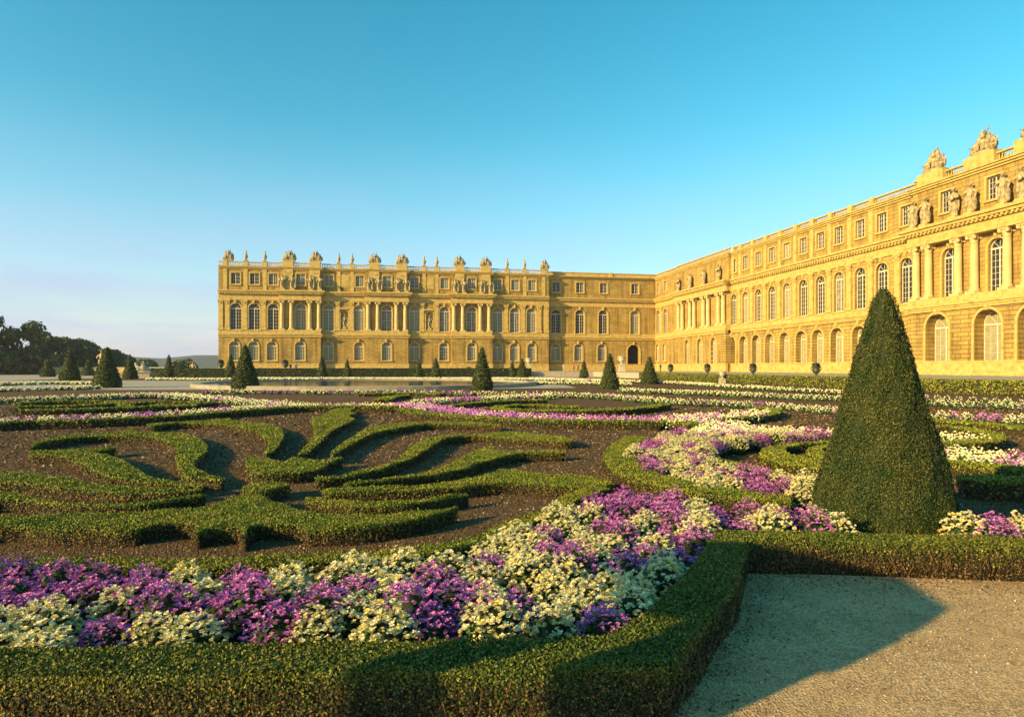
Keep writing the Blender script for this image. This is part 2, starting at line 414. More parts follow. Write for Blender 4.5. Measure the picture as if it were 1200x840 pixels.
def flat(name, x0, x1, y0, y1, z, mat): return sheet(name, [(x0, y0), (x1, y0), (x1, y1), (x0, y1)], z, mat)
sheet('ground', [(-2800, -300), (2800, -300), (2800, 2900), (-2800, 2900)], -.008, 'gravel_far')
KX = .19
U = np.array([1, KX])/math.hypot(1, KX); V = np.array([-KX, 1])/math.hypot(1, KX)      # along the left wing, and away from the camera
soil_poly = [(-14, 3.6), (.72, 3.8), (2.15, 6.4), (9, 5.6), (26, 4.2), (44, 5), (21, 117), (4, 116), (6, 62), (-8, 57), (-75, 56), (-75, 40), (-22, 6)]
sheet('parterre_soil', soil_poly, 0, 'soil')
sheet('garden_path', [(-30, -12), (40, -12), (44, 4.5), (26, 4.1), (9, 5.5), (2.2, 6.3), (.76, 3.75), (-14, 3.5), (-22, 5.8)], .004, 'gravel')
sheet('flower_border_soil', [(-75, 95), (1, 102), (1, 118), (-75, 112)], 0, 'soil')

# terrace: raised ground in front of the palace, its edge running along both wings
P0 = gp(256, 430+2*FPX/150.0)                     # foot of the left wing's left end
TZ = 1.0
e1 = np.array([34.5, 45.0])                       # a point of the right terrace edge
eL = P0-V*28.0                                    # left end of the left terrace edge
# corner of the two edges
A_ = np.column_stack([U, -V]); tt = np.linalg.solve(A_, e1-eL); eC = eL+U*tt[0]
tb = MB()
out = [tuple(eL-U*14), tuple(eC), tuple(e1-V*80), tuple(e1-V*80+U*90), tuple(eC+U*90+V*110), tuple(eL+V*150-U*14)]
nv = len(out)
tb.add([(x, y, -.5) for x, y in out]+[(x, y, TZ) for x, y in out], [tuple(range(nv, 2*nv))]+[(k, (k+1) % nv, (k+1) % nv+nv, k+nv) for k in range(nv)])
tag(tb.build('terrace', M['gravel_far']), kind='structure')

# hills on the horizon
hb = MB(); pts = []
for k in range(121):
    a = -1.25+2.5*k/120
    zt = 26+2.5*math.sin(k*.33)+2*math.sin(k*.81+1)+1.5*math.sin(k*1.7)
    pts.append((a, zt))
vs = []
for (R, f) in ((1500, 0), (1650, .7), (1850, 1.0), (2600, .9)):
    for a, zt in pts: vs.append((R*math.sin(a), R*math.cos(a), -2+f*zt*R/1500))
fs = [(r*121+k, r*121+k+1, (r+1)*121+k+1, (r+1)*121+k) for r in range(3) for k in range(120)]
hb.add(vs, fs, 0, True)
tag(hb.build('hills', M['hill']), kind='structure')

# ------------------------------------------------------------------ palace
H_STR0, H_STR1, H_BAL, H_ENT, H_COR0, H_COR1, H_ATT, H_TOP0, H_TOP1, H_RAIL = 8.0, 8.8, 9.7, 16.7, 18.2, 19.0, 19.6, 23.9, 24.6, 25.7
GF_SILL, GF_TOP, FF_SILL, FF_TOP, AT_SILL, AT_TOP = 2.6, 7.0, 9.75, 15.9, 20.4, 23.0

def seg_wall(mb, s0, s1, z0, z1, y, ops, m=0):
    """wall sheet in the plane y with openings (centre, width, sill, top, arched, depth)"""
    ops = sorted(ops); x = s0
    for (c, w, zb, zt, arch, dep) in ops:
        a, b_ = c-w/2, c+w/2
        if a > x: mb.quad((x, y, z0), (a, y, z0), (a, y, z1), (x, y, z1), m)
        if zb > z0: mb.quad((a, y, z0), (b_, y, z0), (b_, y, zb), (a, y, zb), m)
        if arch:
            r = w/2; zs = zt-r; pts = [(c-r*math.cos(math.pi*k/12), zs+r*math.sin(math.pi*k/12)) for k in range(13)]
        else:
            zs = zt; pts = [(a, zt), (b_, zt)]
        for (p, q) in zip(pts, pts[1:]):
            mb.quad((p[0], y, p[1]), (q[0], y, q[1]), (q[0], y, z1), (p[0], y, z1), m)
            mb.quad((p[0], y, p[1]), (p[0], y+dep, p[1]), (q[0], y+dep, q[1]), (q[0], y, q[1]), m)
        mb.quad((a, y, zb), (a, y+dep, zb), (a, y+dep, zs), (a, y, zs), m)
        mb.quad((b_, y, zb), (b_, y, zs), (b_, y+dep, zs), (b_, y+dep, zb), m)
        mb.quad((a, y, zb), (b_, y, zb), (b_, y+dep, zb), (a, y+dep, zb), m)
        x = b_
    if s1 > x: mb.quad((x, y, z0), (s1, y, z0), (s1, y, z1), (x, y, z1), m)

WIN_CACHE = {}
def window_meshes(w, h, arch, rows, cols, pane):
    key = (round(w, 2), round(h, 2), arch, rows, cols, pane)
    if key in WIN_CACHE: return WIN_CACHE[key]
    f = MB(); t = .09; r = w/2
    zs = h-r if arch else h
    f.box(-r, -r+t, -.05, .05, 0, zs); f.box(r-t, r, -.05, .05, 0, zs); f.box(-r+t, r-t, -.05, .05, 0, t)
    f.box(-.065, .065, -.06, .04, t, zs)
    bt = .038
    for k in range(1, rows):
        z = zs*k/rows; f.box(-r+t, r-t, -.045, .035, z-bt/2, z+bt/2)
    for k in range(1, cols):
        if 2*k == cols: continue
        x = -r+w*k/cols; f.box(x-bt/2, x+bt/2, -.04, .03, t, zs)
    f.box(-r+t, r-t, -.07, .045, zs-.1, zs+.1)
    if arch:
        N = 10
        for k in range(N):
            a0, a1 = math.pi*k/N, math.pi*(k+1)/N
            p = [(-q*math.cos(a), zs+q*math.sin(a)) for a in (a0, a1) for q in (r, r-t)]
            f.add([(p[0][0], -.05, p[0][1]), (p[1][0], -.05, p[1][1]), (p[3][0], -.05, p[3][1]), (p[2][0], -.05, p[2][1])], [(0, 1, 2, 3)])
            f.add([(p[1][0], -.05, p[1][1]), (p[1][0], .05, p[1][1]), (p[3][0], .05, p[3][1]), (p[3][0], -.05, p[3][1])], [(0, 1, 2, 3)])
        for a in (math.pi*.25, math.pi*.5, math.pi*.75):
            f.tube((0, 0, zs), (-(r-.05)*math.cos(a), 0, zs+(r-.05)*math.sin(a)), .035, .035, 4)
    else:
        f.box(-r+t, r-t, -.05, .05, h-t, h)
    g = MB(); y = .06
    pts = [(-r, 0), (r, 0)]
    pts += [(r*math.cos(math.pi*k/12), zs+r*math.sin(math.pi*k/12)) for k in range(13)] if arch else [(r, h), (-r, h)]
    g.add([(a, y, b_) for a, b_ in pts]+[(a, y+.03, b_) for a, b_ in pts], [tuple(range(len(pts))), tuple(range(2*len(pts)-1, len(pts)-1, -1))])
    fm = f.mesh('window', [M['white_frame']]); gm = g.mesh('pane', [M[pane]])
    WIN_CACHE[key] = (fm, gm); return WIN_CACHE[key]

SUR_CACHE = {}
def surround_mesh(w, h, arch):
    key = (round(w, 2), round(h, 2), arch)
    if key in SUR_CACHE: return SUR_CACHE[key]
    f = MB(); r = w/2; t = .28; p0, p1 = -.14, .02
    zs = h-r if arch else h
    if arch:
        f.box(-r-t, -r-.005, p0, p1, -.03, zs); f.box(r+.005, r+t, p0, p1, -.03, zs)
        N = 12
        for k in range(N):
            a0, a1 = math.pi*k/N, math.pi*(k+1)/N
            pr = [(q*-math.cos(a), zs+q*math.sin(a)) for a in (a0, a1) for q in (r+.01, r+t)]
            v = [(x, y, z) for y in (p0, p1) for x, z in pr]
            f.add(v, [(0, 1, 3, 2), (0, 2, 6, 4), (1, 5, 7, 3)])
        # carved keystone
        f.box(-.22, .22, -.34, .02, h-.10, h+.75); f.blob((0, -.36, h+.35), (.2, .14, .3), 0, 8, 6, .15)
    else:
        f.box(-r-t, -r-.005, p0, p1, -.02, h+.02); f.box(r+.005, r+t, p0, p1, -.02, h+.02); f.box(-r-t, r+t, p0-.003, p1, h+.022, h+t)
    f.box(-r-t-.05, r+t+.05, p0-.1, p1, -.28, -.022)
    SUR_CACHE[key] = f.mesh('surround', [M['trim']]); return SUR_CACHE[key]

def add_window(root, c, y, zb, w, h, arch, rows, cols, pane, dep, sur=True, name='window'):
    fm, gm = window_meshes(w-.02, h-.02, arch, rows, cols, pane)
    o = link_obj(name, fm, root, (c, y+dep-.12, zb+.01)); link_obj('pane', gm, o)
    if sur: link_obj('surround', surround_mesh(w, h, arch), o, (0, -dep+.12-.001, -.01))
    return o

def column_mesh(h, r):
    c = MB(); c.box(-r*1.45, r*1.45, -r*1.45, r*1.45, 0, .3)
    c.lathe([(r*1.35, .3), (r*1.38, .42), (r*1.15, .52), (r*1.2, .6), (r, .68), (r*1.0, h*.33), (r*.97, h*.55), (r*.86, h-1.0)], seg=20)
    k = MB(); k.lathe([(r*.95, h-1.05), (r*.95, h-.95), (r*.88, h-.9), (r*1.0, h-.6), (r*1.22, h-.38), (r*1.1, h-.28), (r*1.3, h-.2)], seg=20, fold=8, amp=.06)
    for sx in (-1, 1):
        for sy in (-1, 1): k.blob((sx*r*1.05, sy*r*1.05, h-.36), (.24, .24, .22), 0, 8, 6)
    k.box(-r*1.4, r*1.4, -r*1.4, r*1.4, h-.2, h-.003)
    return c.mesh('column', [M['column']]), k.mesh('capital', [M['column']])
COLM = column_mesh(H_ENT-H_BAL, .46)

def pilaster_mesh(h, w):
    c = MB(); p = .22
    c.box(-w*.62, w*.62, -p-.1, .05, 0, .45); c.box(-w/2, w/2, -p, .05, .452, h-1.0)
    c.box(-w*.52, w*.52, -p-.06, .05, h-.998, h-.9); c.box(-w*.55, w*.55, -p-.08, .05, h-.898, h-.3)
    for sx in (-1, 1): c.blob((sx*w*.48, -p-.1, h-.36), (.2, .16, .22), 0, 8, 6)
    c.blob((0, -p-.08, h-.6), (.3, .1, .28), 0, 8, 6)
    c.box(-w*.66, w*.66, -p-.14, .05, h-.298, h-.003)
    return c.mesh('pilaster', [M['trim']])
PILM = pilaster_mesh(H_ENT-H_BAL, 1.0)

def moulding(mb, s0, s1, yw, levels, ext=0.0, dz=0.0, back=.4):
    for (z0, z1, p) in levels:
        mb.box(s0-(p if ext else 0), s1+(p if ext else 0), yw-p, yw+back, z0+dz, z1+dz)

STR_L = [(H_STR0, H_STR0+.3, .22), (H_STR0+.303, H_STR1-.25, .34), (H_STR1-.247, H_STR1, .5)]
COR_L = [(H_ENT+.003, H_ENT+.45, .14), (H_ENT+.453, H_COR0-.25, .08), (H_COR0-.247, H_COR0+.1, .35), (H_COR0+.103, H_COR1-.35, .7), (H_COR1-.347, H_COR1, .95)]
TOP_L = [(H_TOP0, H_TOP0+.25, .2), (H_TOP0+.253, H_TOP1-.2, .42), (H_TOP1-.197, H_TOP1, .6)]

def dentils(mb, s0, s1, yw, dz=0):
    s = s0+.2
    while s < s1-.2:
        mb.box(s, s+.28, yw-.62, yw-.34, H_COR0-.15+dz, H_COR0+.1+dz-.004); s += .62

def balusters(mb, s0, s1, yw, z0, h, solid=False):
    """rail, plinth and turned balusters between s0 and s1 (or a solid panel)"""
    mb.box(s0, s1, yw-.2, yw+.2, z0+.003, z0+.2); mb.box(s0, s1, yw-.24, yw+.24, z0+h-.2, z0+h)
    if solid: mb.box(s0, s1, yw-.1, yw+.1, z0+.203, z0+h-.203); return
    n = max(2, int((s1-s0)/.36))
    for k in range(n):
        c = s0+(k+.5)*(s1-s0)/n
        mb.lathe([(.06, z0+.2), (.12, z0+.38), (.05, z0+h*.6), (.07, z0+h-.2)], (c, yw, 0), 6)

def wing(root, segs, length, parts, piers, depth=16):
    """segs: dicts s0, s1, d (projection), portico, gf, ff, at (openings); builds the wall, mouldings and balustrade meshes"""
    wall = MB(); cor = MB(); stc = MB(); tcor = MB(); rail = MB(); pl = MB()
    for i, g in enumerate(segs):
        s0, s1, d = g['s0'], g['s1'], g['d']; y = -d
        pr = g.get('portico', False); yf = y+(1.15 if pr else 0); ya = y+(.75 if pr else .0)
        ext = d > 0.3; dz = .004*(i % 2)
        seg_wall(wall, s0, s1, 0, H_STR0+.1, y, g['gf'], 1)
        seg_wall(wall, s0, s1, H_STR0+.1, H_ENT+.1, yf, g['ff'], 0)
        seg_wall(wall, s0, s1, H_COR1-.1, H_TOP0+.1, ya, g['at'], 0)
        # returns at both ends
        for (s, sg, nb) in ((s0, -1, segs[i-1] if i else None), (s1, 1, segs[i+1] if i+1 < len(segs) else None)):
            yb = depth if nb is None else -nb['d']+(1.15 if nb.get('portico') else 0)
            for (z0, z1, yy, mm) in ((0, H_STR0+.1, y, 1), (H_STR0+.1, H_ENT+.1, yf, 0), (H_COR1-.1, H_TOP0+.1, ya, 0)):
                if yb > yy+.01: wall.quad((s, yy, z0), (s, yb+.8 if nb else yb, z0), (s, yb+.8 if nb else yb, z1), (s, yy, z1), mm)
        if pr:      # floor of the portico and its ceiling
            wall.quad((s0, y, H_STR1-.3), (s1, y, H_STR1-.3), (s1, yf, H_STR1-.3), (s0, yf, H_STR1-.3), 0)
            cor.box(s0+.01, s1-.01, y+.02, yf+.2, H_ENT+.006, H_COR0)
            pl.box(s0+.02, s1-.02, y-.05, yf+.1, H_STR1+.006, H_BAL)
        moulding(pl, s0+.002, s1-.002, y, [(0, 1.55, .18), (1.553, 1.75, .24)], ext, dz)
        moulding(stc, s0, s1, y, STR_L, ext, dz)
        moulding(cor, s0, s1, y, COR_L, ext, dz); dentils(cor, s0, s1, y, dz)
        moulding(tcor, s0, s1, ya, TOP_L, ext, dz)
        if not pr:
            moulding(pl, s0, s1, y, [(H_STR1+.004, H_BAL, .12)], ext, dz)
        ps = sorted([p for p in piers if s0+.3 < p < s1-.3]); xs = [s0]+ps+[s1]
        for a, b_ in zip(xs, xs[1:]):
            if b_-a > 1.2: balusters(rail, a+(.45 if a != s0 else .0), b_-(.45 if b_ != s1 else .0), ya+.25, H_TOP1+dz, H_RAIL-H_TOP1, solid=g.get('solid', False))
        for p in ps: rail.box(p-.448, p+.448, ya-.08, ya+.58, H_TOP1+.006, H_RAIL+.08)
    wall.quad((0, depth, 0), (length, depth, 0), (length, depth, H_TOP0), (0, depth, H_TOP0), 0)
    wall.build('wall', [M['wall'], M['rustic']], root)
    stc.build('string_course', M['trim'], root); cor.build('cornice', M['trim'], root); tcor.build('attic_cornice', M['trim'], root)
    rail.build('balustrade', M['trim'], root); pl.build('plinth', M['trim'], root)
    rf = MB(); rf.add([(0, 1.2, H_TOP1-.2), (length, 1.2, H_TOP1-.2), (length, depth/2, H_TOP1+.5), (0, depth/2, H_TOP1+.5), (length, depth, H_TOP1-.2), (0, depth, H_TOP1-.2)], [(0, 1, 2, 3), (3, 2, 4, 5)])
    rf.build('roof', M['lead'], root)

# ---- left wing
aL = math.atan2(U[1], U[0])
def sL(px, d=0.0):
    """distance along the left wing of photo column px, on the plane projecting d"""
    o = P0-V*d; k = (px-CX)/FPX           # (o+s U).x = k (o+s U).y
    return (k*o[1]-o[0])/(U[0]-k*U[1])
DP, DB = 1.55, -2.0
lw = empty('palace_wing', (P0[0], P0[1], TZ), aL)
tag(lw, 'golden stone palace wing across the middle with three columned porticoes', 'palace')
bounds = [(256, 327, 0), (327, 376, DP), (376, 428, 0), (428, 478.5, DP), (478.5, 529, 0), (529, 577, DP), (577, 643, 0), (643, 770, DB)]
gfx = [274.5, 297, 318.5, 351.5, 384.5, 420.5, 453, 485.5, 520, 552.7, 583, 602.7, 623, 651, 677.7, 705]
ffx = [276.2, 297.9, 320.2, 352.5, 384.5, 422, 453.3, 485.5, 521, 552.7, 583, 603.2, 622.7, 651.5, 679.5, 706.8, 743.8]
atx = [276, 298.3, 320.2, 352.5, 385.4, 422.3, 453.7, 485.8, 521, 552.8, 583.2, 603.7, 623.5, 651.8, 679.5, 707.3, 744]
nichex = [403.6, 503.3]
segs = []; winL = []
prev = None
for i, (a, b_, d) in enumerate(bounds):
    g = dict(d=d, portico=d == DP, gf=[], ff=[], at=[])
    g['s0'] = sL(a, max(d, bounds[i-1][2] if i else d)) if i else 0.0
    g['s1'] = sL(b_, d if i == len(bounds)-1 else max(d, bounds[i+1][2]))
    for (xs, key, w, zb, zt, arch, dep) in ((gfx, 'gf', 2.2, GF_SILL, GF_TOP, True, .55), (ffx, 'ff', 2.45, FF_SILL, FF_TOP, True, .5), (atx, 'at', 2.0, AT_SILL, AT_TOP, False, .4)):
        for x in xs:
            if a < x < b_:
                dd = d-(1.15 if key == 'ff' and g['portico'] else .75 if key == 'at' and g['portico'] else 0)
                s = sL(x, dd); s = min(max(s, g['s0']+w/2+.35), g['s1']-w/2-.35)
                g[key].append((s, w, zb, zt, arch, dep)); winL.append((key, x, s, -dd, w, zb, zt, arch, dep))
    for x in nichex:
        if a < x < b_: g['ff'].append((sL(x, d), 1.7, 10.2, 14.6, True, .8))
    g['solid'] = d == DB
    segs.append(g)
L = segs[-1]['s1']
door_s = sL(742.5, DB); segs[-1]['gf'].append((door_s, 3.4, .02, 6.9, True, 1.2))
pil_px = [258.8, 266.5, 287, 309, 395.5, 412, 494.5, 511.5, 593, 613, 632, 640.5]
piers_px = [264, 288, 310.4, 397, 412.7, 497.2, 512, 594.5, 615, 637, 716]
piersL = [sL(x, DB if x > 643 else 0) for x in piers_px]
wing(lw, segs, L, None, piersL)
for (key, x, s, y, w, zb, zt, arch, dep) in winL:
    if key == 'gf': pane, rows, cols = ('blind' if x < 640 else 'grey_blind'), 4, 4
    elif key == 'ff': pane, rows, cols = ('glass' if x < 325 or x > 640 else 'grey_blind'), 6, 4
    else: pane, rows, cols = ('glass' if x < 325 or x > 640 else 'blind'), 3, 4
    rv = random.random()
    if pane != 'glass' and rv < .3: pane = random.choice(['blind', 'grey_blind', 'curtain'])
    if pane == 'glass' and rv < .15: pane = 'curtain'
    if x == 743.8: pane = 'blind'
    add_window(lw, s, y, zb, w, zt-zb, arch, rows, cols, pane, dep)
nb = MB()
for x in nichex:
    s = sL(x, 0); nb.quad((s-.86, .8, 10.1), (s+.86, .8, 10.1), (s+.86, .8, 14.7), (s-.86, .8, 14.7)); nb.box(s-1.15, s-.852, -.15, .02, 10, 14.2); nb.box(s+.852, s+1.15, -.15, .02, 10, 14.2); nb.box(s-1.2, s+1.2, -.25, .02, 9.72, 9.998); nb.box(s-1.3, s+1.3, -.3, .02, 14.9, 15.2)
nb.build('niche', M['trim'], lw)
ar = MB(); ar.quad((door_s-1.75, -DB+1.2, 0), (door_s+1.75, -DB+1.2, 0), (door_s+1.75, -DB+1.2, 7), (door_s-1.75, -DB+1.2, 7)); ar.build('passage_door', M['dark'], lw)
sr = link_obj('door_surround', surround_mesh(3.4, 6.88, True), lw, (door_s, -DB-.001, .02))
for x in pil_px: link_obj('pilaster', PILM, lw, (sL(x, 0), 0, H_BAL))
PORT_L = [(329.8, 341, 362.6, 373.4), (431.2, 442.6, 464.6, 475), (532.2, 542.6, 563.2, 573.6)]
for pc in PORT_L:
    for x in pc:
        c = link_obj('column', COLM[0], lw, (sL(x, DP), -DP+.62, H_BAL)); link_obj('capital', COLM[1], c)
# attic panels and strips
ap = MB()
for x in piers_px[:-1]:
    s = sL(x, 0); ap = MB(); ap.box(s-.42, s+.42, -.16, .02, H_COR1+.01, H_TOP0-.01); ap.build('attic_pier', M['trim'], lw)
for (x0, x1) in ((399, 411), (499, 510)):
    a, b_ = sL(x0, 0)+.2, sL(x1, 0)-.2; ap = MB(); ap.box(a, b_, -.09, .02, 20.2, 23.2); ap.box(a+.25, b_-.25, -.13, -.088, 20.45, 22.95); ap.build('attic_panel', M['trim'], lw)
for (x0, x1) in ((331.5, 343.5), (363, 375), (433, 444.5), (465, 476.5), (533.5, 544), (564, 574.5)):
    a, b_ = sL(x0, DP-.75), sL(x1, DP-.75); y = -(DP-.75)
    ap = MB(); ap.box(a, b_, y-.3, y+.02, H_COR1+.01, H_TOP0-.012); ap.box(a+.5, b_-.5, y-.36, y-.302, 20.3, 20.5); ap.box(a+.5, b_-.5, y-.36, y-.302, 23.1, 23.3)
    ap.box(a, b_, y-.28, y+.02, H_TOP0-.02, H_TOP1+.02)
    ap.box(a-.1, b_+.1, y-.45, y+.9, H_TOP1+.008, H_RAIL+.25); ap.build('attic_pier', M['trim'], lw)


# ---- right wing, from the inner corner towards the camera
CR = P0-V*DB+U*sL(768, DB)
Wd = -V
aR = math.atan2(Wd[1], Wd[0])
Nn = -U                                              # outward normal of the right wing
def sR(px, d=0.0):
    o = CR+Nn*d; k = (px-CX)/FPX
    return (k*o[1]-o[0])/(Wd[0]-k*Wd[1])
rw = empty('palace_wing', (CR[0], CR[1], TZ), aR)
tag(rw, 'long golden stone palace wing at right, sunlit, running away to the corner', 'palace')
DQ = 1.3
s_a, s_b = sR(789, DQ), sR(850.5, DQ)
s_c = sR(1064, DQ+.3); LEN = 128.0
# window axes
ff_px = [770.8, 780, 860.5, 874, 889, 905, 922.5, 941.7, 961.8, 983.5, 1008.5, 1034]
ffR = [sR(x) for x in ff_px]
step = (ffR[-1]-ffR[-4])/3
pw = [sR(1113.5, DQ+.3-1.15), sR(1169, DQ+.3-1.15)]
stp = pw[1]-pw[0]
w1062 = sR(1062.5)
portR = [pw[0], pw[1], pw[1]+stp]
aft = [portR[-1]+stp+1.5+step*k for k in range(3)]
s_d = portR[-1]+stp*.75
farR = [s_a+(s_b-s_a)*f for f in (.30, .55, .80)]
def bay(s): return (s, 2.3, FF_SILL, FF_TOP, True, .5)
def gfb(s): return (s, 2.9, .3, GF_TOP+.2, True, 1.1)
def atb(s): return (s, 1.9, AT_SILL, AT_TOP, False, .4)
gf_mid = [sR(x) for x in (857.8, 871.3, 886.3, 902, 919.5, 939, 958.5, 981)]+[ffR[-2]-.3, ffR[-1]-.2]
sg = [dict(s0=0, s1=s_a, d=0, gf=[(sR(769.6)+.5, 2.0, GF_SILL, GF_TOP, True, .5), (sR(778.5), 2.0, GF_SILL, GF_TOP, True, .5)], ff=[bay(ffR[0]+.4), bay(ffR[1])], at=[atb(ffR[0]+.4), atb(ffR[1])]),
      dict(s0=s_a, s1=s_b, d=DQ, portico=True, gf=[(s, 2.5, .3, GF_TOP+.3, True, .7) for s in farR], ff=[bay(s) for s in farR], at=[]),
      dict(s0=s_b, s1=s_c, d=0, gf=[gfb(s) for s in gf_mid], ff=[bay(s) for s in ffR[2:]]+[bay(min(w1062, s_c-1.6))], at=[atb(s) for s in ffR[2:]]+[atb(min(w1062, s_c-1.4))]),
      dict(s0=s_c, s1=s_d, d=DQ+.3, portico=True, gf=[(sR(1096, DQ+.3)+.3, 3.5, .3, GF_TOP+.7, True, 1.5), (sR(1154, DQ+.3)+.4, 3.5, .3, GF_TOP+.7, True, 1.5), (portR[2]-1.2, 3.5, .3, GF_TOP+.7, True, 1.5)], ff=[bay(s) for s in portR], at=[atb(s) for s in portR]),
      dict(s0=s_d, s1=LEN, d=0, gf=[gfb(s) for s in aft if s < LEN-3], ff=[bay(s) for s in aft if s < LEN-3], at=[atb(s) for s in aft if s < LEN-3])]
pierR = [s_b+.6]+[(a+b_)/2 for a, b_ in zip(ffR[2:], ffR[3:])]+[(a+b_)/2 for a, b_ in zip(portR, portR[1:])]
wing(rw, sg, LEN, None, pierR)
for g in sg:
    pr = g.get('portico')
    for (key, off, rows, cols, pane) in (('gf', 0, 5, 4, 'blind'), ('ff', 1.15 if pr else 0, 7, 4, 'glass'), ('at', .75 if pr else 0, 4, 4, 'glass')):
        for (s, w, zb, zt, arch, dep) in g[key]:
            pn_ = pane if random.random() > .2 else random.choice(['curtain', 'grey_blind', 'glass'])
            nm = 'window' if not (key == 'gf' and w > 2.4) else 'door'
            add_window(rw, s, -g['d']+off, zb, w, zt-zb, arch, rows, cols, pn_, dep, name=nm)
for a, b_ in zip([ffR[0], ffR[2]-step*.5]+ffR[2:], [ffR[1]]+ffR[2:]+[s_c-.6]):
    s = (a+b_)/2
    if s_b+.5 < s < s_c-.5 or s < s_a-.5: link_obj('pilaster', PILM, rw, (s, 0, H_BAL))
colsR = []
for c in (sR(794.5, DQ), sR(808, DQ), sR(824, DQ), sR(841.5, DQ)):
    for q in (-1.05, 1.05): colsR.append((min(max(c+q, s_a+.7), s_b-.7), DQ))
near_pairs = [(sR(1073.5, DQ-.3), sR(1088, DQ-.3)), (sR(1122.5, DQ-.3), sR(1141.5, DQ-.3))]
near_pairs.append((near_pairs[1][0]+stp, near_pairs[1][1]+stp))
for p in near_pairs:
    for s in p: colsR.append((s, DQ+.3))
for (s, d) in colsR:
    c = link_obj('column', COLM[0], rw, (s, -d+.62, H_BAL)); link_obj('capital', COLM[1], c)
for p in near_pairs:
    br_m = MB(); balusters(br_m, p[0]+.5, p[1]-.5, -(DQ+.3)+.3, H_STR1+.01, H_BAL-H_STR1-.02); br_m.build('balcony_rail', M['trim'], rw)
for s in pierR[:-1]:
    ap = MB(); ap.box(s-.42, s+.42, -.12, .02, H_COR1+.01, H_TOP0-.01); ap.build('attic_pier', M['trim'], rw)
TR_R = [sR(1092, DQ-.45), sR(1149.5, DQ-.45)]; TR_R.append(TR_R[1]+stp)
for s in TR_R:
    y = -(DQ-.45); ap = MB(); ap.box(s-2.0, s+2.0, y-.4, y+1.2, H_TOP1+.008, H_RAIL+.35); ap.build('trophy_base', M['trim'], rw)

def on_wing(root, s, y, h):
    """world position of a point of a wing's own frame"""
    a = root.rotation_euler.z
    return (root.location.x+s*math.cos(a)-y*math.sin(a), root.location.y+s*math.sin(a)+y*math.cos(a), root.location.z+h)

# ------------------------------------------------------------------ sculpture
def skin_mesh(name, joints, edges, mat, sub=2, mats=None):
    me = bpy.data.meshes.new(name+'_skel')
    me.from_pydata([j[0] for j in joints], edges, [])
    o = bpy.data.objects.new(name+'_skel', me); COL.objects.link(o)
    md = o.modifiers.new('skin', 'SKIN'); md.use_smooth_shade = True
    for k, j in enumerate(joints):
        r = j[1]; me.skin_vertices[0].data[k].radius = (r, r) if isinstance(r, (int, float)) else r
        me.skin_vertices[0].data[k].use_root = (k == 0)
    s = o.modifiers.new('sub', 'SUBSURF'); s.levels = sub; s.render_levels = sub
    dg = bpy.context.evaluated_depsgraph_get(); dg.update()
    r = bpy.data.meshes.new_from_object(o.evaluated_get(dg))
    bpy.data.objects.remove(o); bpy.data.meshes.remove(me)
    r.name = name; r.materials.clear()
    for q in (mats or [mat]): r.materials.append(q)
    return r

def statue_mesh(seed, h=3.3):
    rnd = random.Random(seed); k = h/1.8; arm = seed % 3
    b = MB(); lean = rnd.uniform(-.05, .05)
    # draped lower body with folds, torso, head, arms and a cloak falling behind
    b.lathe([(.25, 0), (.27, .04), (.26, .25), (.22, .55), (.20, .8), (.23, .92), (.18, 1.08), (.19, 1.25), (.21, 1.38), (.12, 1.48), (.06, 1.52), (.06, 1.56)], seg=28, sy=.72, fold=9, amp=.07)
    b.blob((lean, -.03, 1.66), (.10, .115, .135), 0, 10, 7); b.blob((lean, .02, 1.72), (.115, .12, .10), 0, 8, 6, .1)
    b.blob((.06, .13, .8), (.25, .10, .66), 0, 12, 8, .12); b.blob((-.1, -.15, .62), (.13, .10, .34), 0, 9, 6, .1)
    def limb(p, r):
        for (a, c), (u, v) in zip(zip(p, p[1:]), zip(r, r[1:])): b.tube(a, c, u, v, 8); b.blob(c, (v*1.05,)*3, 0, 7, 5)
    limb([(-.2, 0, 1.36), (-.40, -.06, 1.12), (-.26, -.26, .98)], [.085, .07, .05])
    if arm == 0: limb([(.2, 0, 1.36), (.42, -.05, 1.52), (.46, -.12, 1.84)], [.085, .07, .05]); b.tube((.47, -.14, .1), (.47, -.12, 2.1), .03, .03, 6)
    elif arm == 1: limb([(.2, 0, 1.36), (.38, -.1, 1.12), (.14, -.26, 1.12)], [.085, .07, .05]); b.blob((.12, -.3, 1.12), (.17, .1, .2), 0, 8, 6, .1)
    else: limb([(.2, 0, 1.36), (.44, .0, 1.14), (.46, -.1, .86)], [.085, .07, .05]); b.blob((.42, -.08, .42), (.13, .16, .44), 0, 10, 7, .12)
    b.v = [(x*k, y*k, z*k) for x, y, z in b.v]
    return b.mesh('figure', [M['sculpt']])
STAT = [statue_mesh(s) for s in (1, 2, 5)]
PLN = MB(); PLN.box(-.55, .55, -.45, .45, 0, .25); PLN.box(-.48, .48, -.4, .4, .253, .4); PLNM = PLN.mesh('plinth', [M['trim']])

def statue(loc, rz, label, group, k=0, sc=1.0, mat=None):
    o = empty('statue', loc, rz); o.scale = (sc, sc, sc)
    link_obj('plinth', PLNM, o); link_obj('figure', STAT[k % 3], o, (0, 0, .40))
    return tag(o, label, 'statue', group)

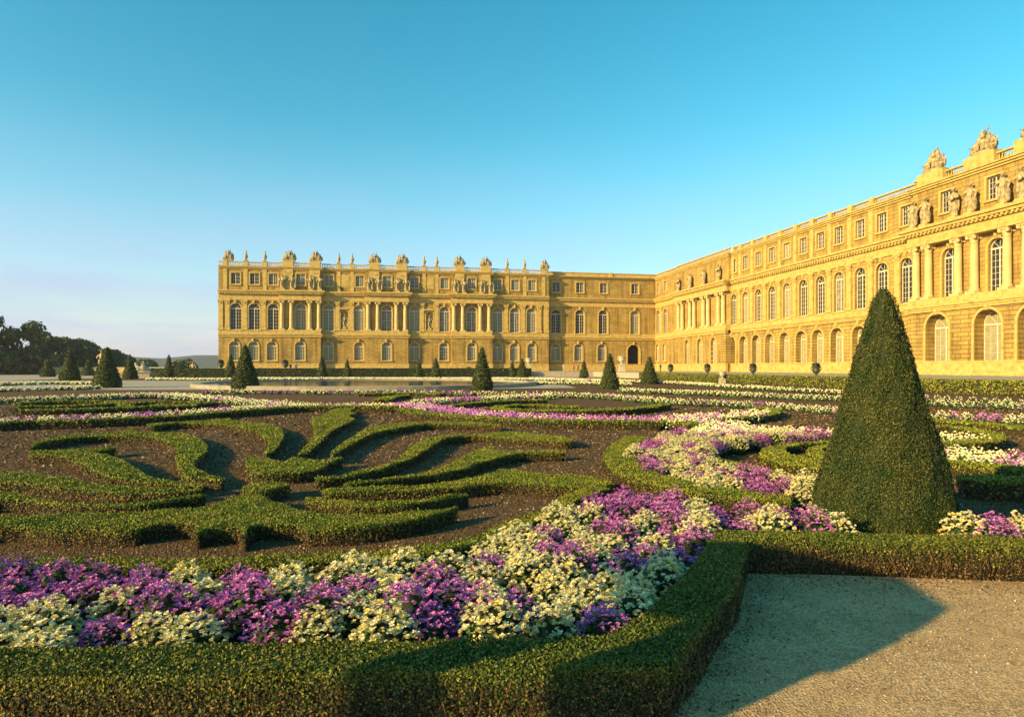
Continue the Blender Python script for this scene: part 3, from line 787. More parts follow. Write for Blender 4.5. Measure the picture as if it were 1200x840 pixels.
ORD = ['first', 'second', 'third', 'fourth', 'fifth', 'sixth', 'seventh', 'eighth', 'ninth', 'tenth', 'eleventh', 'twelfth', 'thirteenth', 'fourteenth', 'fifteenth', 'sixteenth', 'seventeenth', 'eighteenth', 'nineteenth', 'twentieth']
pn = ['leftmost', 'middle', 'rightmost']
for i, pc in enumerate(PORT_L):
    for j, x in enumerate(pc):
        statue(on_wing(lw, sL(x, DP)+.25, -DP+.02, H_COR1+.012), aL, f'stone statue above the {ORD[j]} column of the {pn[i]} portico on the middle wing', 'statues above the portico columns', i+j)
for j, x in enumerate(nichex):
    statue(on_wing(lw, sL(x, 0), .3, 10.15), aL, ['stone figure in the arched niche nearer the wing left end', 'stone figure in the arched niche left of the rightmost portico'][j], 'niche statues', j+1, .95)
for j, (s, d) in enumerate(colsR[:8]):
    if j % 2 == 0:
        statue(on_wing(rw, s+1.05, -d+.02, H_COR1+.012), aR, f'stone statue over the {ORD[j//2]} column pair of the portico near the inner corner', 'statues above the portico columns', j)
nm4 = ['stone statue left of the attic window, first above the nearest portico', 'stone statue under the first big roof trophy of the nearest portico', 'robed stone statue just right of an attic window on nearest portico', 'stone statue under the biggest roof trophy at the right edge', 'stone statue over the nearest portico beyond the right photo edge', 'last stone statue over the nearest portico, outside the photo']
k = 0
for p in near_pairs:
    for s in p:
        statue(on_wing(rw, s, -DQ-.3+.02, H_COR1+.012), aR, nm4[k], 'statues above the portico columns', k+1, 1.05); k += 1

def trophy_mesh(seed, w=3.4, h=3.0):
    rnd = random.Random(seed); t = MB()
    t.box(-w*.34, w*.34, -.5, .5, 0, .3)
    # cuirass with a plumed helmet
    t.lathe([(.40, .30), (.46, .5), (.34, .8), (.46, 1.1), (.5, 1.35), (.24, 1.55), (.15, 1.65)], seg=12, sy=.75)
    t.blob((0, -.05, 1.85), (.24, .28, .26), 0, 10, 7, .05); t.blob((0, .1, 2.2), (.08, .34, .3), 0, 8, 6, .2)
    # fan of flags, spears and shields
    for sd in (-1, 1):
        for q, a in enumerate((.16, .42, .70, .98, 1.25)):
            L = h*rnd.uniform(.78, .98)*(1-.07*q); a += rnd.uniform(-.08, .08); y = .2+.06*q
            e = (sd*math.sin(a)*L*.70, y, .4+math.cos(a)*L*.80)
            t.tube((sd*.1, y, .4), e, .07, .05, 6); t.blob(e, (.10, .08, .24), 0, 6, 5, .1)
            if q in (1, 3) or rnd.random() < .3:          # furled banner hanging from its staff
                f = rnd.uniform(.66, .8); c = (e[0]*f+sd*.12, y-.1, .4+(e[2]-.4)*f-.1); t.blob(c, (.30, .2, .5), 0, 8, 6, .3, rnd.random())
        t.blob((sd*.72, -.30, .85), (.42, .18, .54), 0, 12, 7, .08); t.blob((sd*1.15, -.1, .6), (.42, .3, .4), 0, 9, 6, .25); t.blob((sd*.55, .05, 1.5), (.34, .22, .42), 0, 9, 6, .25)
        t.blob((sd*1.45, .05, .75), (.16, .14, .36), 0, 7, 5, .3)
        t.tube((sd*.2, -.35, .4), (sd*1.6, -.3, 1.05), .08, .05, 6)
    return t.mesh('roof_trophy', [M['sculpt']])
TRO = [trophy_mesh(s) for s in (3, 8, 11)]
trop = [(339, DP-.75, 'left block of the leftmost portico'), (370, DP-.75, 'right block of the leftmost portico'), (439, DP-.75, 'left block of the middle portico'), (471.5, DP-.75, 'right block of the middle portico'), (538.3, DP-.75, 'left block of the rightmost portico'), (569.3, DP-.75, 'right block of the rightmost portico'), (264, 0, 'far left end of the middle wing'), (638.5, 0, 'step in the roofline of the middle wing')]
for i, (x, d, wh) in enumerate(trop):
    o = link_obj('roof_trophy', TRO[i % 3], None, on_wing(lw, sL(x, d)-(0 if i != 6 else -.6), -d+.3, H_RAIL+(.26 if d else .09))); o.rotation_euler.z = aL
    if not d: o.scale = (.8, .8, 1)
    tag(o, f'carved stone trophy of arms on the roof, {wh}', 'trophy', 'roof trophies')
for i, s in enumerate(TR_R):
    o = link_obj('roof_trophy', TRO[(i+1) % 3], None, on_wing(rw, s, -(DQ-.45)+.35, H_RAIL+.36)); o.rotation_euler.z = aR; o.scale = (1.05, 1.1, 1.15)
    tag(o, ['sunlit stone roof trophy, smaller in the photo of the near two', 'largest sunlit stone roof trophy, at the right edge of photo', 'stone roof trophy past the right edge of the photo'][i], 'trophy', 'roof trophies')
fb = MB(); fb.box(-.42, .42, -.42, .42, 0, .3); fb.lathe([(.2, .3), (.16, .45), (.34, .75), (.46, 1.2), (.42, 1.45), (.2, 1.55), (.28, 1.7), (.14, 2.0), (.2, 2.2), (.03, 2.7)], seg=14)
FIN = fb.mesh('roof_vase', [M['sculpt']])
for i, x in enumerate([288, 310.4, 397, 412.7, 497.2, 512, 594.5, 615]):
    wh = ['left pavilion after its first window', 'left pavilion after its second window', 'niche bay between the left porticoes, left one', 'niche bay between the left porticoes, right one', 'niche bay before the rightmost portico, left one', 'niche bay before the rightmost portico, right one', 'section right of the rightmost portico, left one', 'section right of the rightmost portico, right one'][i]
    o = link_obj('roof_vase', FIN, None, on_wing(lw, sL(x, 0), .25, H_RAIL+.082)); o.rotation_euler.z = aL
    tag(o, f'stone flame vase on the balustrade of the {wh}', 'vase', 'flame vases on the balustrade')

# ------------------------------------------------------------------ garden ornaments
def urn_parts(o, mat, plant=True, ped=None, sc=1.0):
    z = 0
    if ped:
        p = MB(); w = ped[0]
        p.box(-w*.6, w*.6, -w*.6, w*.6, 0, .22); p.box(-w/2, w/2, -w/2, w/2, .223, ped[1]-.15); p.box(-w*.6, w*.6, -w*.6, w*.6, ped[1]-.147, ped[1])
        p.build('pedestal', M['pale'], o); z = ped[1]
    u = MB(); q = lambda a: [(r*sc, zz*sc) for r, zz in a]
    u.box(-.25*sc, .25*sc, -.25*sc, .25*sc, z+.002, z+.1*sc)
    u.lathe(q([(.22, .1), (.1, .22), (.12, .3), (.32, .45), (.4, .62), (.34, .8), (.36, .92), (.5, 1.0), (.48, 1.05), (.38, 1.02)]), (0, 0, z), 20)
    for sd in (-1, 1):
        u.tube((sd*.4*sc, 0, z+.62*sc), (sd*.55*sc, 0, z+.8*sc), .04*sc, .04*sc, 6); u.tube((sd*.55*sc, 0, z+.8*sc), (sd*.42*sc, 0, z+.95*sc), .04*sc, .03*sc, 6)
    u.build('vase', M[mat], o)
    if plant:
        rng = np.random.default_rng(5); n = 260
        d = rng.normal(0, 1, (n, 3)); d[:, 2] = np.abs(d[:, 2]); d /= np.linalg.norm(d, axis=1, keepdims=True)
        P = d*np.array([.42, .42, .5])*sc*rng.uniform(.5, 1, (n, 1))+np.array([0, 0, z+1.02*sc])
        me = np_mesh('plant', None, leaf_quads(P, d, .2*sc, rng), np.zeros(n), [M['dark_leaf']]); link_obj('plant', me, o)

def urn(xy, z, label, mat='bronze', plant=True, ped=None, sc=1.0, group='urns along the terrace'):
    o = empty('garden_urn', (xy[0], xy[1], z)); urn_parts(o, mat, plant, ped, sc); return tag(o, label, 'urn', group)
def edgeR(px, off=1.0):
    o = e1+U*off; k = (px-CX)/FPX; s = (k*o[1]-o[0])/(V[0]-k*V[1]); return o+V*s
def edgeL(px, off=1.0):
    o = eL+V*off; k = (px-CX)/FPX; s = (k*o[1]-o[0])/(U[0]-k*U[1]); return o+U*s
urn(edgeR(786), TZ, 'small dark urn with shrub on the terrace near the archway corner')
urn(edgeR(829), TZ, 'dark planted urn before the far portico of the right wing')
urn(edgeR(882.5), TZ, 'dark planted urn below the third arch right of the portico')
urn(edgeR(956.5), TZ, 'dark planted urn on the terrace edge just left of big cone')
urn(edgeL(259), TZ+.0, 'dark urn at the foot of the palace wing left corner', sc=1.3, ped=(.7, .5))
urn(edgeL(334.5), TZ, 'dark urn beside two walkers in front of the leftmost portico', sc=1.3, ped=(.7, .5))
urn(edgeL(549.2), TZ, 'small dark urn under the rightmost portico', plant=False)
urn(edgeL(619.5), TZ, 'pale stone vase on a tall pedestal before the middle wing', 'pale', False, (1.0, 1.3), 1.5)
urn(edgeL(728.5, 3), TZ, 'big pale stone vase on pedestal left of dark archway', 'pale', False, (1.2, 1.5), 1.8)
urn(edgeR(846.5, -1.6), 0, 'pale stone vase standing before the terrace hedge at right', 'pale', False, (.6, .5), .9)
tz = empty('garden_urn', (2.75-.83*9.24, 5.82-.557*9.24, 0), math.radians(-27.6)); p_ = MB()  # unseen urn, added and shaped to throw a shadow on the path
p_.box(-.25, .25, -.25, .25, 0, .3); p_.box(-.11, .11, -.11, .11, .303, 2.2); p_.box(-.16, .16, -.16, .16, 2.203, 2.35); p_.build('pedestal', M['pale'], tz)
p_ = MB(); p_.lathe([(.16, 2.352), (.10, 2.45), (.12, 2.6), (.45, 2.7), (.85, 2.85), (.98, 2.96), (1.0, 3.0), (.9, 3.0), (.6, 2.9)], seg=8, smooth=False); p_.build('vase', M['pale'], tz)
pr_ = empty('shadow_pier', (3.0-.83*6.9-.13, 4.89-.557*6.9+.19, 0), math.atan2(.557, .83)); p_ = MB()  # unseen pier, added to fill out the shadow on the gravel
p_.box(-.30, .30, -.30, .30, 0, .3); p_.box(-.23, .23, -.23, .23, .303, 1.95); p_.build('shaft', M['pale'], pr_)
p_ = MB(); p_.box(-.28, .28, -.28, .28, 1.953, 2.1); p_.box(-.2, .2, -.2, .2, 2.103, 2.24); p_.build('cap', M['pale'], pr_)
tag(pr_, 'unseen square stone pier added at left to cast shade on the path', 'pier')
tag(tz, 'unseen shallow eight sided stone urn, added to cast its shadow on the path', 'urn', 'added shadow casters')

# sphinx group of pale stone
sp = empty('sphinx_statue', (*gp(166, 430+2*FPX/112), 0), .3)
pb = MB(); pb.box(-1.5, 1.5, -.75, .75, 0, .3); pb.box(-1.35, 1.35, -.62, .62, .303, 1.0); pb.box(-1.5, 1.5, -.75, .75, 1.003, 1.2); pb.build('pedestal', M['pale'], sp)
J = [((.9, 0, 1.65), .45), ((.2, 0, 1.7), .42), ((-.5, 0, 1.75), .42), ((-.8, 0, 2.15), .26), ((-.9, 0, 2.5), .25), ((-.9, 0, 2.75), .18), ((-.7, -.25, 1.45), .16), ((-1.3, -.25, 1.36), .14), ((-.7, .25, 1.45), .16), ((-1.3, .25, 1.36), .14),
     ((.35, 0, 2.25), .26), ((.35, 0, 2.6), .24), ((.33, 0, 2.85), .1), ((.3, 0, 3.05), .19), ((.1, -.2, 2.55), .09), ((-.2, -.25, 2.45), .07), ((1.2, .3, 1.4), .17)]
E = [(0, 1), (1, 2), (2, 3), (3, 4), (4, 5), (2, 6), (6, 7), (2, 8), (8, 9), (1, 10), (10, 11), (11, 12), (12, 13), (11, 14), (14, 15), (0, 16)]
link_obj('figure', skin_mesh('sphinx_figure', J, E, M['pale']), sp)
tag(sp, 'pale stone sphinx with a child rider on a pedestal at left', 'statue')
statue((*gp(226, 430+2*FPX/135), .2), 0, 'small pale statue far off just left of the palace', 'distant garden statues', 1, .8)
statue((*gp(119, 430+2*FPX/140), 1.2), 0, 'tall pale statue rising behind the cone before the trees', 'distant garden statues', 2, 1.2)

# basin
bx, by, br_ = -16.0, 73.0, 18.5
kb = MB(); kb.lathe([(br_, -.1), (br_, .32), (br_-.1, .36), (br_-.9, .36), (br_-.95, .3), (br_-.95, -.1)], seg=96, smooth=False)
kb.f = [f for f in kb.f if len(f) == 4]; kb.m = kb.m[:len(kb.f)]; kb.smooth = kb.smooth[:len(kb.f)]
bo = kb.build('basin', M['kerb'], None, (bx, by, 0)); tag(bo, 'round garden basin with pale stone kerb', 'basin')
wp = [(bx+(br_-.95)*math.cos(2*math.pi*k/96), by+(br_-.95)*math.sin(2*math.pi*k/96)) for k in range(96)]
sheet('water', wp, .22, 'water')

# ------------------------------------------------------------------ people
def person_mesh(seed, top, bottom):
    rnd = random.Random(seed); st = rnd.uniform(.08, .25)
    J = [((0, 0, .95), .13), ((0, 0, 1.2), .13), ((0, 0, 1.4), .14), ((0, 0, 1.5), .06), ((0, -.02, 1.62), .09), ((0, -.02, 1.73), .08),
         ((-.1, 0, .88), .1), ((-.1, -st, .48), .065), ((-.1, -st*.6, .08), .045), ((-.1, -st*.6-.14, .03), .04),
         ((.1, 0, .88), .1), ((.1, st*.6, .48), .065), ((.1, st*1.3, .08), .045), ((.1, st*1.3-.14, .03), .04),
         ((-.2, 0, 1.42), .055), ((-.26, .05, 1.15), .045), ((-.25, -.1, .9), .035), ((.2, 0, 1.42), .055), ((.26, -.05, 1.15), .045), ((.25, -.15, .92), .035)]
    E = [(0, 1), (1, 2), (2, 3), (3, 4), (4, 5), (0, 6), (6, 7), (7, 8), (8, 9), (0, 10), (10, 11), (11, 12), (12, 13), (2, 14), (14, 15), (15, 16), (2, 17), (17, 18), (18, 19)]
    me = skin_mesh('person', J, E, None, 2, [M['skin'], M[top], M[bottom], M['hair']])
    for p in me.polygons:
        c = p.center
        p.material_index = 3 if c.z > 1.68 or (c.z > 1.58 and c.y > .02) else 0 if c.z > 1.47 or (abs(c.x) > .2 and c.z < 1.0) else 1 if c.z > .9 else 2
    return me
for (px, off, sd, a, b_, lab, rz) in ((340.5, 2.0, 1, 'blue', 'blue', 'person in dark clothes walking beside the urn at left', 1.2), (347, 2.4, 2, 'shirt', 'blue', 'person in pale shirt walking under the leftmost portico', 1.0), (660.5, 14, 3, 'shirt', 'shirt', 'person all in pale clothes standing alone before the middle wing', .3), (672.5, 12, 4, 'red', 'blue', 'person in red top, left of a pair on the terrace', -1.0), (677.5, 12, 5, 'blue', 'hair', 'person in dark clothes, right of a pair on the terrace', -1.2), (774, 0, 6, 'blue', 'blue', 'person in dark clothes near the corner of the two wings', .5)):
    xy = edgeL(px, off) if px < 760 else edgeR(px, 14)
    o = link_obj('person', person_mesh(sd, a, b_), None, (xy[0], xy[1], TZ)); o.rotation_euler.z = rz; tag(o, lab, 'person', 'visitors on the terrace')

# ------------------------------------------------------------------ yew cones
def cone(xy, h, r, label, leaf, z0=0.0, bulge=.0):
    rng = RNG
    o = empty('topiary_cone', (xy[0], xy[1], z0))
    prof = [(r*.92, 0), (r*1.0, h*.05), (r*.985, h*.13), (r*.84, h*.29), (r*.58, h*.52), (r*.385, h*.72), (r*.235, h*.87), (r*.13, h*.96), (r*.03, h)]
    mb = MB(); mb.lathe([(q*.965, z) for q, z in prof], seg=28, smooth=True)
    pr = np.array(prof); seg = np.hypot(np.diff(pr[:, 0]), np.diff(pr[:, 1])); A = np.pi*(pr[:-1, 0]+pr[1:, 0])*seg
    N = int(1.9*A.sum()/(.3*leaf*leaf)); k = rng.choice(len(A), N, p=A/A.sum()); t = rng.random(N); a = rng.uniform(0, 2*np.pi, N)
    q = pr[k]+(pr[k+1]-pr[k])*t[:, None]
    lump = .014*r*np.sin(a*5+q[:, 1]*4)+.014*r*np.sin(a*9-q[:, 1]*7+1)+.016*r*np.sin(a*17+q[:, 1]*23)*np.sin(q[:, 1]*31-a*6)
    rr = q[:, 0]+lump+rng.normal(0, leaf*.4, N)+(rng.random(N) < .02)*rng.exponential(leaf*1.3, N)
    P = np.column_stack([rr*np.cos(a), rr*np.sin(a), q[:, 1]+rng.normal(0, leaf*.3, N)])
    Nr = np.column_stack([np.cos(a), np.sin(a), np.full(N, r/h)])
    LM = np.where(rng.random(N) < .03, 2, 1)
    me = np_mesh('foliage', mb, leaf_quads(P, Nr, leaf, rng, .75), LM, [M['yew_core'], M['yew_leaf'], M['box_twig']])
    link_obj('foliage', me, o)
    tk = MB(); tk.lathe([(r*.14, -.1), (r*.11, .12), (r*.1, .25)], seg=10); tk.build('trunk', M['bark'], o)
    return tag(o, label, 'topiary', 'clipped yew cones')

cone(gp(1035, 622), 2.95, .77, 'largest yew cone, close at right, rising behind the low hedge', .018)
CONES = [(565, 457, 407, 24, None, 'yew cone by the basin right end, tallest in the middle'), (287.5, 456.5, 404, 29, None, 'tall yew cone standing before the left end of basin'),
         (125.5, 454, 407, 29, None, 'broad yew cone left of the gravel, nearest at far left'), (82, 446, 408, 20, None, 'light green yew cone left of the broad one'),
         (56, 441.5, 420, 14, None, 'small dark yew cone nearest the left photo edge'), (103, 440, 421, 12, None, 'small dark yew cone between two larger cones at left'),
         (152.5, 444, 416, 15, None, 'yew cone just left of the pale sphinx'), (198, 443, 416, 10, 114, 'slim yew cone right of the sphinx, against the hills'),
         (270.5, 443.5, 415, 13, None, 'narrow yew cone behind the tall one at the palace left corner'), (377.5, 444.5, 418, 12, None, 'yew cone in front of the shaded bay after the leftmost portico'),
         (407, 442.5, 421, 9, 116, 'small yew cone below the first niche statue'), (491, 442.5, 422, 10, 114, 'small yew cone right of the middle portico'),
         (510.5, 445, 419, 13, None, 'yew cone below the second niche statue'), (600.5, 444, 423, 8, 112, 'slim dark yew cone left of its taller neighbour'),
         (612, 445, 420, 13, None, 'yew cone right of a slim one, before the pale vase'), (684.5, 442.5, 423, 10, 118, 'small yew cone before the recessed palace block'),
         (714.5, 456, 414, 21, None, 'dark yew cone standing left of the archway'), (761, 450, 418, 19, None, 'yew cone just right of the dark archway')]
for (x, yb, yt, w, D, lab) in CONES:
    if D is None: D = EYE*FPX/(yb-HY)
    xy = np.array([(x-CX)/FPX*D, D]); h = EYE+(HY-yt)*D/FPX
    cone(xy, h, w/2*D/FPX, lab, .0022*D)
# ------------------------------------------------------------------ hedges of the parterre
HH = .20
near = dict(smin=.020)
hedge('nearest box hedge along the bottom edge, turning back beside the gravel path', [(-6.5, 3.37), (-2.8, 3.45), (.2, 3.56), (.86, 3.60), (.93, 3.70), (1.2, 4.15), (1.75, 5.05), (2.22, 6.16), (1.98, 6.5), (1.88, 6.2), (1.42, 5.25), (.85, 4.3), (.55, 4.0), (.2, 3.95), (-2.8, 3.82), (-6.5, 3.74)], .34, group='border hedges', dens=1.3, smin=.018, mats=('box_core', 'box_leaf_dark', 'box_twig', 'box_shade'), sticks=420, side_leaf=.5, side_pow=1.3, twig=.5)
hedge('low twiggy box hedge across the back of path, before the big cone', strip([(2.06, 6.42), (3.2, 6.36), (4.5, 6.2), (6.5, 5.95), (9.5, 5.6)], .34, False), .33, group='border hedges', dens=1.2, mats=('box_core', 'box_leaf_dark', 'box_twig', 'box_shade'), sticks=1300, side_leaf=.45, side_pow=1.3)
H = [
 ('curved left hedge whose thick end turns round a dark soil hollow', [(36, 517.5), (63, 513), (80, 509.7), (113, 508), (136.7, 505.3), (164, 502), (163, 505), (173, 506), (196.7, 505.8), (221.7, 508.7), (240, 515.8), (246.7, 521.7), (244, 530), (232.5, 540.8), (236.7, 549), (255, 556.7), (270, 560.8), (250, 561.5), (220, 558.5), (208, 556), (201.7, 536.7), (203, 526.7), (196.7, 518.3), (176.7, 512.5), (156.7, 510.5), (113, 510.8), (80, 514), (55, 518.3), (42.5, 523), (32, 525)]),
 ('left hedge with a thin upper prong and rusty lower side', [(30, 527), (42.5, 526.7), (75, 526.5), (103, 525.8), (123, 524), (141.7, 522), (138, 524.6), (123, 527.5), (110, 528.6), (130, 532.5), (146.7, 537.5), (163, 546.7), (180, 556.7), (206.7, 562), (248, 566.3), (246.7, 568), (230, 570), (196.7, 567), (166.7, 565), (146.7, 561.7), (123, 558), (106.7, 551.7), (88, 540), (68, 534), (46.7, 532.5), (30, 532)]),
 ('deep green tapering hedge at left photo edge, second from the front', [(-110, 560), (-40, 553), (20, 552.5), (36, 554.5), (80, 558.3), (105, 563), (136.7, 567.5), (166.7, 570.5), (230, 572), (245, 571.3), (245, 573), (230, 574.7), (196.7, 576.7), (163, 577), (130, 576.7), (96.7, 573.7), (63, 570.8), (20, 566), (-40, 566), (-108, 568)]),
 ('thin curved hedge just behind the broad front one at left', [(-110, 590), (-40, 577), (10, 575), (36, 579), (55, 583), (80, 586.7), (113, 588.7), (146.7, 588), (180, 585.3), (213, 580), (244, 577.5), (246.7, 579.5), (230, 582.5), (213, 584.5), (188, 590), (146.7, 593), (105, 593.3), (63, 591), (36, 588.5), (10, 585), (-40, 588), (-108, 598)]),
 ('broad nearest embroidery hedge with stubby lobes facing the flowers', [(-120, 622), (-60, 606), (0, 602), (36, 601.7), (63, 600.8), (113, 600), (163, 597.5), (196.7, 595.8), (233, 592.5), (258, 585.8), (276.7, 580.8), (296.7, 578.5), (313, 580), (322, 585), (336.7, 590), (350, 594), (376.7, 599), (410, 601.7), (443, 600.8), (468, 599), (493, 597.5), (526.7, 592.5), (561, 586.5), (543, 594), (510, 605), (476.7, 612.5), (435, 618.3), (392, 621.5), (370, 622), (352, 621), (349, 616), (322, 615.5), (300, 616.5), (296.5, 627), (290, 631), (280, 629), (275, 620.5), (262, 619), (243, 621.5), (238, 631), (226, 632.5), (221.5, 624), (224, 617), (213, 612.8), (180, 616), (161.7, 621), (130, 623), (96.7, 621.5), (56.7, 621), (36, 618), (0, 617), (-60, 622), (-118, 636)]),
 ('small oval hedge cushion alone on the soil', [(277.5, 574), (281.7, 569), (300, 565.3), (330, 564), (343, 565), (345, 568.3), (330, 572.5), (313, 576), (295, 577), (280, 576.3)]),
 ('boat shaped hedge in the centre with a notched top edge', [(284, 537), (286, 534), (300, 534.5), (316.7, 536), (331.7, 541), (340, 536), (366.7, 537.5), (392, 536), (411, 535.3), (402, 537.5), (391.7, 540.8), (385, 546.7), (372, 551), (350, 554), (308, 555.8), (289, 554), (285, 547)]),
 ('hook shaped hedge whose crook bends down to the boat shaped one', [(170, 496.7), (200, 494.3), (230, 492.5), (266.7, 490), (280, 493), (308, 495.8), (330, 500.8), (335.8, 508), (333, 516.7), (323, 529), (313, 532.5), (306.7, 533), (307.5, 528), (311.7, 521.7), (310, 515), (300, 506.7), (283, 500.8), (263, 497.5), (233, 495.8), (200, 496.5), (177, 499.5)]),
 ('palm shaped hedge leaning right, upper middle of the embroidery', [(383, 481.7), (393, 479), (405, 478.5), (418, 479.3), (410, 482), (419, 484), (410, 487), (418, 490.8), (410, 495), (393, 504), (381.7, 515), (368, 526.7), (354, 532.5), (345, 533), (350, 526.7), (360, 516.7), (365, 505), (361.7, 493), (366.7, 489), (376.7, 486.7)]),
 ('uppermost of the swept hedges, a narrow plume ending far right', [(383, 534), (388, 525.8), (401.7, 516.7), (423, 504), (453, 496.7), (493, 494), (540, 494.3), (575, 496), (592, 498.5), (560, 497.5), (501.7, 497), (468, 501.7), (443, 506.7), (423, 515.8), (403, 526.7), (394, 534)]),
 ('second swept hedge from the top, S curved with a blunt right tip', [(364, 560.8), (366, 558), (393, 556.7), (426.7, 550), (453, 541.7), (466.7, 533), (483, 520), (503, 511.7), (526.7, 509), (560, 508.5), (590, 505.8), (623, 507.5), (656.7, 510.8), (675, 514.7), (668, 517.5), (640, 516), (606.7, 514), (573, 511.5), (551.7, 510.8), (526.7, 513), (513, 520), (498, 530), (483, 537.5), (443, 551.7), (410, 558), (380, 561)]),
 ('third swept hedge from the top with a thorn on its back', [(398, 567), (404, 564.6), (443, 560.8), (493, 552.5), (518, 545.8), (535, 536.7), (556.7, 526.7), (573, 521.7), (583, 524), (582, 527.5), (606.7, 527.5), (640, 527.5), (672, 530), (640, 530.5), (610, 531.5), (590, 535.8), (565, 543), (540, 550.8), (493, 558), (443, 564.5), (410, 567.5)]),
 ('long broad swept hedge reaching right to the flower bed edge', [(372, 575), (376.7, 571.5), (410, 570.5), (476.7, 568.5), (526.7, 562.5), (560, 558), (573, 553), (595, 548), (611.7, 550), (640, 555), (683, 557.5), (706.7, 560.8), (724, 566), (715, 570), (683, 571), (646.7, 568.5), (606.7, 566), (578, 567), (540, 571), (510, 573), (460, 575.5), (410, 576.5), (380, 577.5)]),
 ('narrow swept hedge between the broad one and the nearest one', [(352, 582), (360, 580.5), (385, 583), (426.7, 585.8), (476.7, 584), (510, 580.8), (560, 575.8), (575, 574), (560, 578), (526.7, 584), (493, 589.5), (460, 593), (410, 593.5), (376.7, 589), (354, 585.5)]),
]
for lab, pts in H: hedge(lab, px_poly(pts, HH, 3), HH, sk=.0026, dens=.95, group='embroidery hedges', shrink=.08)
lines = [
 ('low edging hedge between soil and the nearest flower bed', [(-20, 660), (36, 659), (233, 659), (308, 655.8), (398, 650), (476.7, 646.5), (526.7, 639), (573, 628), (623, 605), (648, 596.7), (665, 585), (685, 577), (705, 571)], .28, HH),
 ('sunlit edging hedge curling round the scroll flower bed', [(748, 512), (734, 519), (726, 529), (727, 538), (742, 551), (770, 560), (795, 566), (833, 574), (880, 579), (925, 582)], .55, .3),
 ('green edging hedge behind the scroll bed, round dark soil', [(985, 510.5), (930, 512.5), (884, 514.5), (850, 520.5), (829, 527), (829, 534), (845, 541), (885, 549), (925, 560), (960, 568)], .35, HH),
 ('dark edging hedge below the long flower strip at left', [(-20, 495.5), (36, 493), (97, 491.5), (147, 489.5), (200, 487), (230, 485), (267, 481.5), (342, 476.5), (400, 475.5), (466, 476)], .5, .28),
 ('sunlit edging hedge below the purple flower strip in the centre', [(470, 478), (500, 483), (560, 488.5), (640, 491.5), (700, 492.5), (776, 493.3)], .6, .28),
 ('short lit edging hedge between two flower patches', [(780, 492), (800, 494), (818, 497)], .6, .28),
 ('thin edging hedge round the rounded flower peninsula', [(835, 491), (860, 489.5), (893, 486.5), (906, 484), (910, 481), (903, 478.5), (890, 477)], .35, .25),
 ('closed low hedge loop in the far left soil bed', [(20, 472), (60, 470), (110, 469.5), (142, 471), (110, 474), (36, 476), (20, 476.5)], .5, .22),
 ('curled low hedge in the far left bed beside the closed loop', [(150, 475.5), (147, 472.5), (200, 470.5), (250, 471.5), (205, 474), (185, 474.5), (190, 473)], .5, .22),
 ('long straight low hedge under the far left bed curls', [(20, 480.5), (75, 479.5), (150, 477), (230, 474.5)], .6, .22),
 ('thin hedge arc behind the centre soil ellipse', [(523, 475), (557, 471.5), (600, 469), (640, 468)], .45, .22),
 ('thin hedge line bounding the centre soil ellipse in front', [(578, 477), (600, 479.5), (650, 480.5), (700, 480), (737, 478.5), (770, 475), (779, 472.8)], .6, .25),
 ('wavy low hedge inside the centre soil ellipse', [(585, 476), (610, 474.3), (640, 474.5), (655, 475.8), (680, 476)], .7, .2),
 ('small leaf shaped hedge left of the centre ellipse', [(447, 468), (460, 464.3), (476, 463)], .9, .2),
 ('flat low hedge before the basin in the centre', [(420, 461), (470, 460.5), (520, 461)], .9, .2),
 ('sunlit hedge right of the big cone, in front of purple flowers', [(1085, 537), (1130, 543), (1180, 547), (1260, 554)], .6, .32),
 ('curved green hedge right of the big cone, behind flowers', [(1080, 499), (1120, 500), (1150, 505), (1165, 512), (1140, 517), (1110, 519)], .5, .25),
 ('green low hedge farther right of the cone', [(1085, 492), (1130, 494), (1170, 498), (1240, 503)], .8, .25),
]
for lab, pts, w, hh in lines:
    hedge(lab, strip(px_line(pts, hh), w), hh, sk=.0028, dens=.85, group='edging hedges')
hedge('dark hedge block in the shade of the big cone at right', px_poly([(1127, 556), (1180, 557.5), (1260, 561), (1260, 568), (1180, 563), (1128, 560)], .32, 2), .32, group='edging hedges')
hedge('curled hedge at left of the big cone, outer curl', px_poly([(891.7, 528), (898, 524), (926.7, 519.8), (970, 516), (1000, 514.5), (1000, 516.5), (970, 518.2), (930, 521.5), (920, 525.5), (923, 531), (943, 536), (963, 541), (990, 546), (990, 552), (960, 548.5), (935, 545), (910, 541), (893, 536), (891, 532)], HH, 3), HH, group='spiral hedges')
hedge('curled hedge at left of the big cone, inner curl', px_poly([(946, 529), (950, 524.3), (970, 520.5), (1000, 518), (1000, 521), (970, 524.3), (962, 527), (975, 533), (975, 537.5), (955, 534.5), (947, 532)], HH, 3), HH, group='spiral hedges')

# terrace hedges
def big_hedge(label, a, b_, w, h, base, leaf, mats, dens=1):
    p = strip(np.array([a+(b_-a)*t for t in np.linspace(0, 1, 9)]), w, False)
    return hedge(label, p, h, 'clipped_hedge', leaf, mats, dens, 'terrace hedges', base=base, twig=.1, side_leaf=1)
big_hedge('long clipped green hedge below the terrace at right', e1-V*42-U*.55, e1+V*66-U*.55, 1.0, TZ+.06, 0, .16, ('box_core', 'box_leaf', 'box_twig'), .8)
big_hedge('dark clipped hedge in front of the middle palace wing', edgeL(172, -.7), edgeL(622, -.7), 1.2, 1.7, 0, .26, ('yew_core', 'dark_leaf', 'box_twig'), .8)

